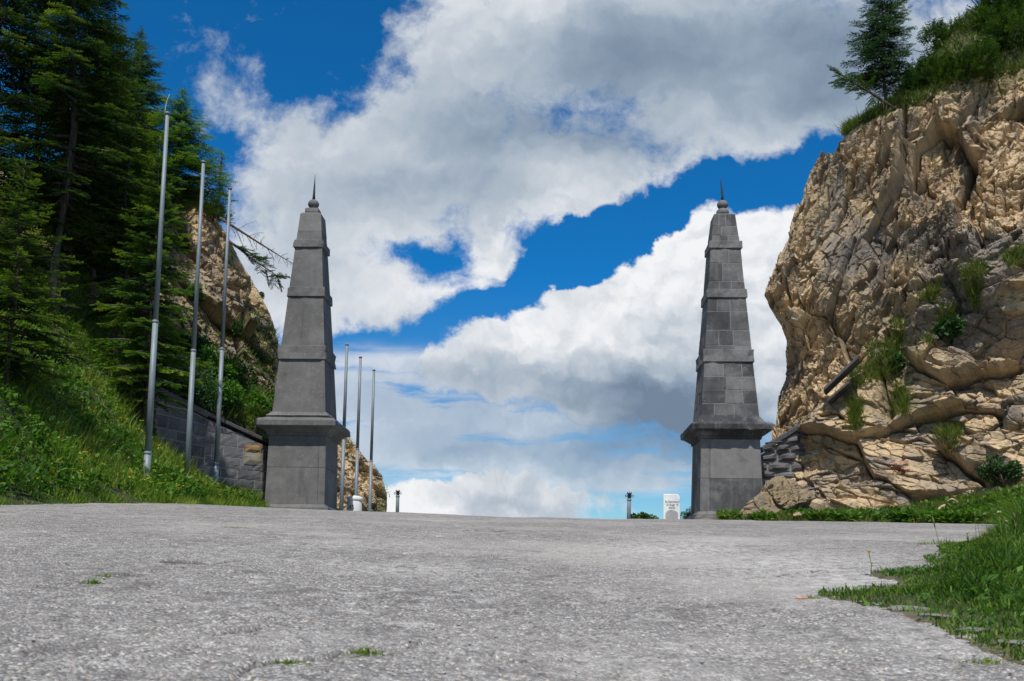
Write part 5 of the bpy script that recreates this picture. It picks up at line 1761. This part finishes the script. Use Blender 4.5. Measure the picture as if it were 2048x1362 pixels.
# grass on the cliff ledges, the gully, the brow and the hilltop
def poly_mask(u, v, poly):
    m = np.zeros(len(u), bool); n = len(poly); j = n - 1
    for i in range(n):
        (x0, y0), (x1, y1) = poly[i], poly[j]
        c = ((y0 > v) != (y1 > v)) & (u < (x1 - x0) * (v - y0) / ((y1 - y0) + 1e-9) + x0)
        m ^= c; j = i
    return m
polys = [[(1795, 638), (1815, 660), (1800, 740), (1790, 760), (1768, 752), (1775, 700)], [(1740, 690), (1790, 690), (1800, 745), (1735, 755)], [(1700, 740), (1760, 720), (1775, 760), (1690, 790)],
         [(1795, 770), (1818, 790), (1812, 830), (1785, 828)], [(1700, 800), (1722, 810), (1722, 865), (1702, 868)], [(1920, 545), (1975, 532), (1965, 560), (1950, 600), (1935, 590)],
         [(1830, 600), (1880, 580), (1870, 602), (1835, 606)], [(1880, 620), (1912, 620), (1900, 655), (1880, 650)], [(2010, 515), (2050, 500), (2060, 530), (2015, 535)],
         [(1870, 870), (1920, 860), (1915, 905), (1895, 910)], [(1850, 680), (1870, 690), (1860, 700)], [(1940, 560), (1960, 560), (1958, 620), (1945, 620)]]
pts = []
for pl in polys:
    idx = np.where(poly_mask(rc_u, rc_v, pl) & (TT.reshape(-1) < .97) if False else poly_mask(rc_u, rc_v, pl))[0]
    if len(idx): pts.append(rcf[rng_ := RNG.choice(idx, min(len(idx) * 2, 900))] + RNG.normal(size=(min(len(idx) * 2, 900), 3)) * .05)
# turf fringe along the brow
brow = RC[-8:-1].reshape(-1, 3); bu, bvv = proj(brow)
sel = np.where((bu > 1640) & (bu < 2100) & ((bu < 1800) | (RNG.random(len(bu)) < .3)))[0]
pts.append(brow[RNG.choice(sel, 3400)] + RNG.normal(size=(3400, 3)) * np.array([.10, .10, .05]))
P = np.concatenate(pts)
v, q, t, tn = blades(P, .14 + .28 * RNG.random(len(P)), .02 + .015 * RNG.random(len(P)), 31, .55, 1, bias=(-.15, -.35))
stuff('ledge_grass', v, q, t, tn, M['drygrass'], 'tufts of grass on ledges and in the gully of the right cliff', 'grass')
ph = hf[RNG.choice(np.where((hu > 1640) & (hu < 2120) & (hv > -60))[0], 30000)] + RNG.normal(size=(30000, 3)) * np.array([.1, .1, .02])
v, q, t, tn = blades(ph, .10 + .22 * RNG.random(len(ph)), .02 + .012 * RNG.random(len(ph)), 33, .5, 1)
stuff('hilltop_grass', v, q, t, tn, M['drygrass'], 'alpine grass on the hill above the right cliff', 'grass')
# grass on the left cliff crest and scree, and on the far outcrop
pts = []
top = np.where((LV < 405) & (LU > 330))[0]
if len(top): pts.append(LP[RNG.choice(top, 2500)])
sl_ = np.where((LV > 650) & (LV < 850) & (fbm(LP * .5, 3, 903) > .12))[0]
if len(sl_): pts.append(LP[RNG.choice(sl_, 3500)])
tp = np.where((FV < 895) & (FV > 840))[0]
if len(tp): pts.append(FP[RNG.choice(tp, 2200)])
tp = np.where(fbm(FP * .8, 3, 55) > .25)[0]
if len(tp): pts.append(FP[RNG.choice(tp, 1500)])
P = np.concatenate(pts) + RNG.normal(size=(sum(map(len, pts)), 3)) * .06
v, q, t, tn = blades(P, .10 + .16 * RNG.random(len(P)), .03 + .02 * RNG.random(len(P)), 35, .7, 1, bias=(.3, -.5))
stuff('cliff_grass', v, q, t, tn, M['drygrass'], 'grass tufts on the left cliff and the far outcrop', 'grass')
# scree slope herbs between wall and left cliff
P, _ = bank_points(26000, 41, ymin=29, ymax=42, dmax=7, edge=1.2)
keep = fbm(P * .7, 3, 14) > RNG.uniform(-.5, .3, len(P)); P = P[keep]
v, q, t, tn = blades(P, .2 + .3 * RNG.random(len(P)), .03 + .02 * RNG.random(len(P)), 42, .5, 1)
stuff('slope_grass', v, q, t, tn, M['drygrass'], 'tawny grass on the slope above the retaining wall', 'grass')

# ------------------------------------------------------------------ the overgrown corner at the right front
low_edge = [(1637, 1197), (1690, 1203), (1735, 1212), (1797, 1225), (1872, 1252), (1909, 1272), (1959, 1295), (2047, 1324), (2250, 1372)]
up_edge = [(1637, 1186), (1735, 1180), (1785, 1172), (1820, 1166), (1765, 1152), (1740, 1146), (1800, 1140), (1862, 1132), (1850, 1116), (1880, 1108), (1880, 1090), (1925, 1076), (2000, 1066), (2250, 1060)]
poly_px = low_edge + up_edge[::-1]
poly_w = [hit(u, v) for u, v in poly_px]
poly_xy = [(p[0], p[1]) for p in poly_w]
xs = [p[0] for p in poly_xy]; yy_ = [p[1] for p in poly_xy]
rg = np.random.default_rng(123)
def corner_points(n, dens=None):
    x = rg.uniform(min(xs), 5.8, n); y = rg.uniform(min(yy_), min(max(yy_), 9.5), n)
    m = poly_mask(x, y, poly_xy)
    # distance from the asphalt edge, roughly
    x, y = x[m], y[m]
    u, v = proj(np.stack([x, y, road_z(x, y)], 1))
    d = np.full(len(x), 9.0)
    P2 = np.array(poly_xy[:len(low_edge)] + poly_xy[len(low_edge):])
    for a, b in zip(P2[:-1], P2[1:]):
        ab = b - a; t = np.clip(((x - a[0]) * ab[0] + (y - a[1]) * ab[1]) / max(1e-9, ab @ ab), 0, 1)
        d = np.minimum(d, np.hypot(x - a[0] - ab[0] * t, y - a[1] - ab[1] * t))
    z = road_z(x, y) + .10 * sstep(0, 1.2, d) - .005
    return np.stack([x, y, z], 1), d
# soil under the plants
gxn, gyn = np.meshgrid(np.linspace(min(xs) - .1, 6.0, 150), np.linspace(min(yy_) - .1, min(max(yy_), 10), 170))
ins = poly_mask(gxn.reshape(-1), gyn.reshape(-1), poly_xy)
dd = np.full(gxn.size, 9.0); fx, fy = gxn.reshape(-1), gyn.reshape(-1)
P2 = np.array(poly_xy + poly_xy[:1])
for a, b in zip(P2[:-1], P2[1:]):
    ab = b - a; t = np.clip(((fx - a[0]) * ab[0] + (fy - a[1]) * ab[1]) / max(1e-9, ab @ ab), 0, 1)
    dd = np.minimum(dd, np.hypot(fx - a[0] - ab[0] * t, fy - a[1] - ab[1] * t))
sd = np.where(ins, dd, -dd)
gz = road_z(fx, fy) + np.where(sd > 0, .004 + .10 * sstep(0, 1.2, sd), -.06 * sstep(0, .08, -sd) + .004) + .012 * fbm(np.stack([fx, fy, fx * 0], 1) * 5, 3, 7)
o = obj('verge', make_mesh('verge', np.stack([fx, fy, gz], 1), grid_faces(170, 150), mats=M['soil'], attrs={'scree': .55 * (1 - sstep(.05, .30, sd))}, smooth=True))
tag(o, 'earth of the overgrown corner beside the asphalt', 'verge', kind='structure')
P, d = corner_points(150000)
cl = fbm(P * 2.6, 3, 71)
keep = cl + .35 + .35 * sstep(.1, .9, d) > rg.uniform(-.5, .45, len(P)); P, d, cl = P[keep], d[keep], cl[keep]
tall = sstep(.12, 1.15, d) * (.6 + .5 * sstep(2.5, 4.2, P[:, 1]))
H = (.018 + .035 * rg.random(len(P))) + tall * (.10 + .40 * rg.random(len(P)) ** 1.2) * (1 + 1.0 * cl) * (.65 + .75 * sstep(1.8, 3.4, P[:, 0]))
v, q, t, tn = blades(P, H, .0030 + .0035 * rg.random(len(P)) + .0045 * tall, 72, .55, 2, bias=(-.15, -.05))
tn = np.clip(tn * .75 + np.repeat(fbm(P * 1.5, 3, 5), 7) * .4 + .12, 0, 1)
stuff('corner_grass', v, q, t, tn, M['lush'], 'tall lush grass overgrowing the asphalt edge in the right corner', 'grass')
P, d = corner_points(34000)
keep = fbm(P * 2.0, 3, 99) > rg.uniform(-.3, .5, len(P)); P, d = P[keep], d[keep]
P[:, 2] += rg.uniform(0, 1, len(P)) * (.02 + .16 * sstep(.15, 1, d))
v, tn = leaves(P, (.016 + .038 * rg.random(len(P)) ** 2) * (1 + .9 * sstep(.2, 1, d)), 73, .7, .5)
stuff('corner_herbs', v, np.arange(len(v)).reshape(-1, 4), None, tn, M['leaf'], 'leafy herbs among the tall grass in the right corner', 'herbs')
# seed stalks
P, d = corner_points(900); P = P[d > .25][:42]; d = d[d > .25][:42]
g = Geo()
for p in P:
    h = rg.uniform(.12, .30) + .18 * sstep(.3, 1, p[0] * 0 + .5); a = rg.normal(size=2) * .12
    tip = p + np.array([a[0] * h, a[1] * h, h])
    g.tint = rg.uniform(.5, 1)
    g.tube([p, (p + tip) / 2 + np.array([0, 0, .01]), tip], [.0022, .0018, .0015], 3)
    g.tube([tip - (tip - p) * .16, tip - (tip - p) * .06, tip], [.002, .0050, .0015], 4)
o = obj('seed_stalks', g.mesh('seed_stalks', M['drygrass'])); tag(o, 'thin seed stalks standing above the corner grass', 'grass', kind='stuff')

def dandelion(u, v, h, label, white=False):
    b = hit(u, v)
    root = empty('wildflower', (b[0], b[1], b[2] - .005)); tag(root, label, 'flower', 'wildflowers in the right corner')
    g = Geo(); g.tint = .6
    top = np.array([-.012, -.01, h])
    g.tube([(0, 0, 0), top * .5 + np.array([.008, 0, 0]), top], [.0028, .0022, .002], 5)
    part('stem', g, M['grass'], root)
    n = 34
    a = RNG.uniform(0, 2 * PI, n); e = RNG.uniform(.05, .9, n)
    A = np.stack([np.cos(a) * np.cos(e), np.sin(a) * np.cos(e), np.sin(e)], 1)
    S = unit(np.cross(A, (0, 0, 1.0)))
    vv = kites(np.repeat(top[None], n, 0), A, S, np.full(n, .020), np.full(n, .007))
    obj('flower_head', make_mesh('flower_head', vv, np.arange(len(vv)).reshape(-1, 4), mats=M['flower'], attrs={'tint': np.full(len(vv), .98 if white else .5)}), root)
dandelion(1742, 1150, .125, 'yellow dandelion alone at the tip of the grass tongue')
dandelion(1938, 1112, .17, 'low yellow flower at the edge of the tall corner grass')
dandelion(1972, 1118, .19, 'orange-yellow flower in the tall corner grass')
dandelion(2005, 1130, .34, 'white flower head standing highest over the corner grass', True)
dandelion(2018, 1120, .27, 'white flower head just below the highest one', True)

# flat slabs of broken concrete edging
for (u, v, sx, sy, rz, seed, lab) in ((1822, 1222, .085, .035, -.35, 3, 'flat broken piece of pale edging at the grass border'), (1866, 1239, .075, .030, -.5, 5, 'narrow broken pale edging stone under the corner grass'),
                                     (1945, 1266, .060, .032, -.55, 6, 'small pale edging stone sunk in the corner verge'), (2030, 1292, .055, .032, -.4, 8, 'pale edging stone at the picture edge in the verge')):
    b = hit(u, v)
    o = boulder('edging_stone', (b[0], b[1], b[2] + .006), (sx, sy, .016), seed, M['pale_edge'], .5, 3)
    o.rotation_euler = (0, 0, rz)
    tag(o, lab, 'stone', 'broken edging stones along the right corner')
b = hit(1606, 1199)
o = boulder('brick_chip', (b[0], b[1], b[2] + .004), (.030, .018, .008), 14, M['brick'], .5, 3); tag(o, 'orange brick chip lying on the asphalt by the grass tip', 'brick chip')

# grass tufts in the cracks of the road
GR = 'grass tufts growing in cracks of the road'
for (u, v, wd, hh, n, lab) in ((733, 1306, .055, .035, 130, 'bright grass tuft in the long crack nearest the camera'), (578, 1326, .06, .025, 120, 'flat grass tuft left of the bright one in the long crack'),
                               (184, 1166, .05, .05, 90, 'dark grass tuft on the left of the road'), (207, 1152, .05, .035, 60, 'small grass tuft beside the dark tuft on the left'),
                               (458, 1056, .30, .05, 130, 'wide low tuft far up the road'), (484, 1056, .24, .04, 90, 'wide low tuft just right of its neighbour far up the road'),
                               (1625, 1199, .07, .045, 90, 'rosette of grass beside the brick chip'), (1980, 1324, .09, .03, 120, 'small green tuft on the asphalt in the front right'),
                               (1890, 1090, .35, .12, 260, 'grass tuft spreading over the asphalt behind the corner grass')):
    b = hit(u, v)
    P = b + RNG.normal(size=(n, 3)) * np.array([wd * .5, wd * .3, 0])
    P[:, 2] = road_z(P[:, 0], P[:, 1]) - .004
    n = n * 3; n = n // 3; sp_ = RNG.normal(size=(n, 2)); P = b + np.concatenate([sp_ * np.array([wd * .5, wd * .16]), np.zeros((n, 1))], 1); P[:, 2] = road_z(P[:, 0], P[:, 1]) - .004
    vv, q, t, tn = blades(P, hh * (.2 + .8 * RNG.random(n)) * np.exp(-.35 * (sp_ ** 2).sum(1)), np.full(n, .0022 + hh * .026), 90 + u, .9, 2)
    tn = np.clip(tn * .6 + .4, 0, 1)
    o = obj('grass_tuft', make_mesh('grass_tuft', vv, q, t, mats=M['grass'], attrs={'tint': tn})); tag(o, lab, 'grass tuft', GR)

# loose stones
for (u, v, Y, sz, seed, mt, rz, lab, name) in (
    (1562, 1004, 29.0, (1.30, .75, .52), 37, 'rock_brown', .35, 'big brown rock slab leaning against the right obelisk foot', 'boulder'),
    (1884, 1022, 25.2, (.17, .10, .24), 7, 'rock', .6, 'pale upright stone standing among the weeds under the cliff', 'boulder'),
    (1637, 1018, 27.6, (.25, .2, .30), 9, 'rock', .2, 'pale pointed stone in the weeds at the cliff foot', 'boulder'),
    (1595, 1030, 27.4, (.24, .15, .12), 11, 'rock', 1.0, 'flat pinkish stone at the edge of the weeds', 'boulder'),
    (1905, 1002, 26.0, (.16, .12, .08), 13, 'rock', .3, 'small pale stone beside the yellow flowers under the cliff', 'boulder')):
    p = at(u, v, Y)
    o = boulder(name, p, sz, seed, M[mt], .75 if 'pale' in lab else .55, 6 if 'slab' in lab else 5)
    if 'upright' in lab: o.rotation_euler = (.2, .55, rz)
    else: o.rotation_euler = (0, -.42 if 'slab' in lab else 0, rz)
    tag(o, lab, 'rock', 'loose rocks at the foot of the right cliff')
# pebbles and grit on the asphalt
n = 1100
y = 1.6 * (22 / 1.6) ** rg.random(n); x = rg.uniform(-.58, .58, n) * y
s_ = .0022 + .0042 * rg.random(n) ** 3
z = road_z(x, y) + .006
oct_ = np.array([(1, 0, 0), (0, 1, 0), (-1, 0, 0), (0, -1, 0), (0, 0, .45), (0, 0, -.7)])
V = (np.stack([x, y, z], 1)[:, None] + oct_[None] * (s_[:, None, None] * (1 + .5 * rg.random((n, 6, 1))))).reshape(-1, 3)
tr_ = np.array([(0, 1, 4), (1, 2, 4), (2, 3, 4), (3, 0, 4), (1, 0, 5), (2, 1, 5), (3, 2, 5), (0, 3, 5)])
T3 = (np.arange(n)[:, None, None] * 6 + tr_[None]).reshape(-1, 3)
o = obj('grit', make_mesh('grit', V, None, T3, mats=M['grit'], attrs={'tint': np.repeat(rg.random(n), 6)})); tag(o, 'loose limestone grit scattered on the asphalt', 'grit', kind='stuff')

# faded red paint marks on the rock
root = empty('paint_mark', onmesh(rc_u, rc_v, rcf, 1800, 938)); tag(root, 'faded red painted letters on the lower cliff face', 'painted mark')
o_ = np.array(root.location)
strokes = [[(1779, 924), (1776, 930), (1780, 935)], [(1779, 924), (1785, 923)], [(1780, 935), (1787, 933)], [(1790, 924), (1790, 933)], [(1797, 935), (1797, 922), (1803, 925), (1798, 929), (1806, 934)],
           [(1807, 933), (1808, 922), (1812, 928), (1816, 921), (1817, 932)], [(1787, 947), (1788, 938), (1795, 945), (1796, 937)], [(1800, 946), (1804, 938), (1809, 945)], [(1812, 938), (1812, 946)], [(1812, 942), (1819, 938)]]
for s in strokes:
    pts = []
    for (a, b_) in zip(s[:-1], s[1:]):
        for k in range(5):
            u, v = a[0] + (b_[0] - a[0]) * k / 4, a[1] + (b_[1] - a[1]) * k / 4
            pts.append(onmesh(rc_u, rc_v, rcf, u, v) - o_ + np.array([-.01, -.03, .005]))
    g = Geo(); g.tube(pts, .013, 4)
    part('paint_stroke', g, M['redpaint'], root)
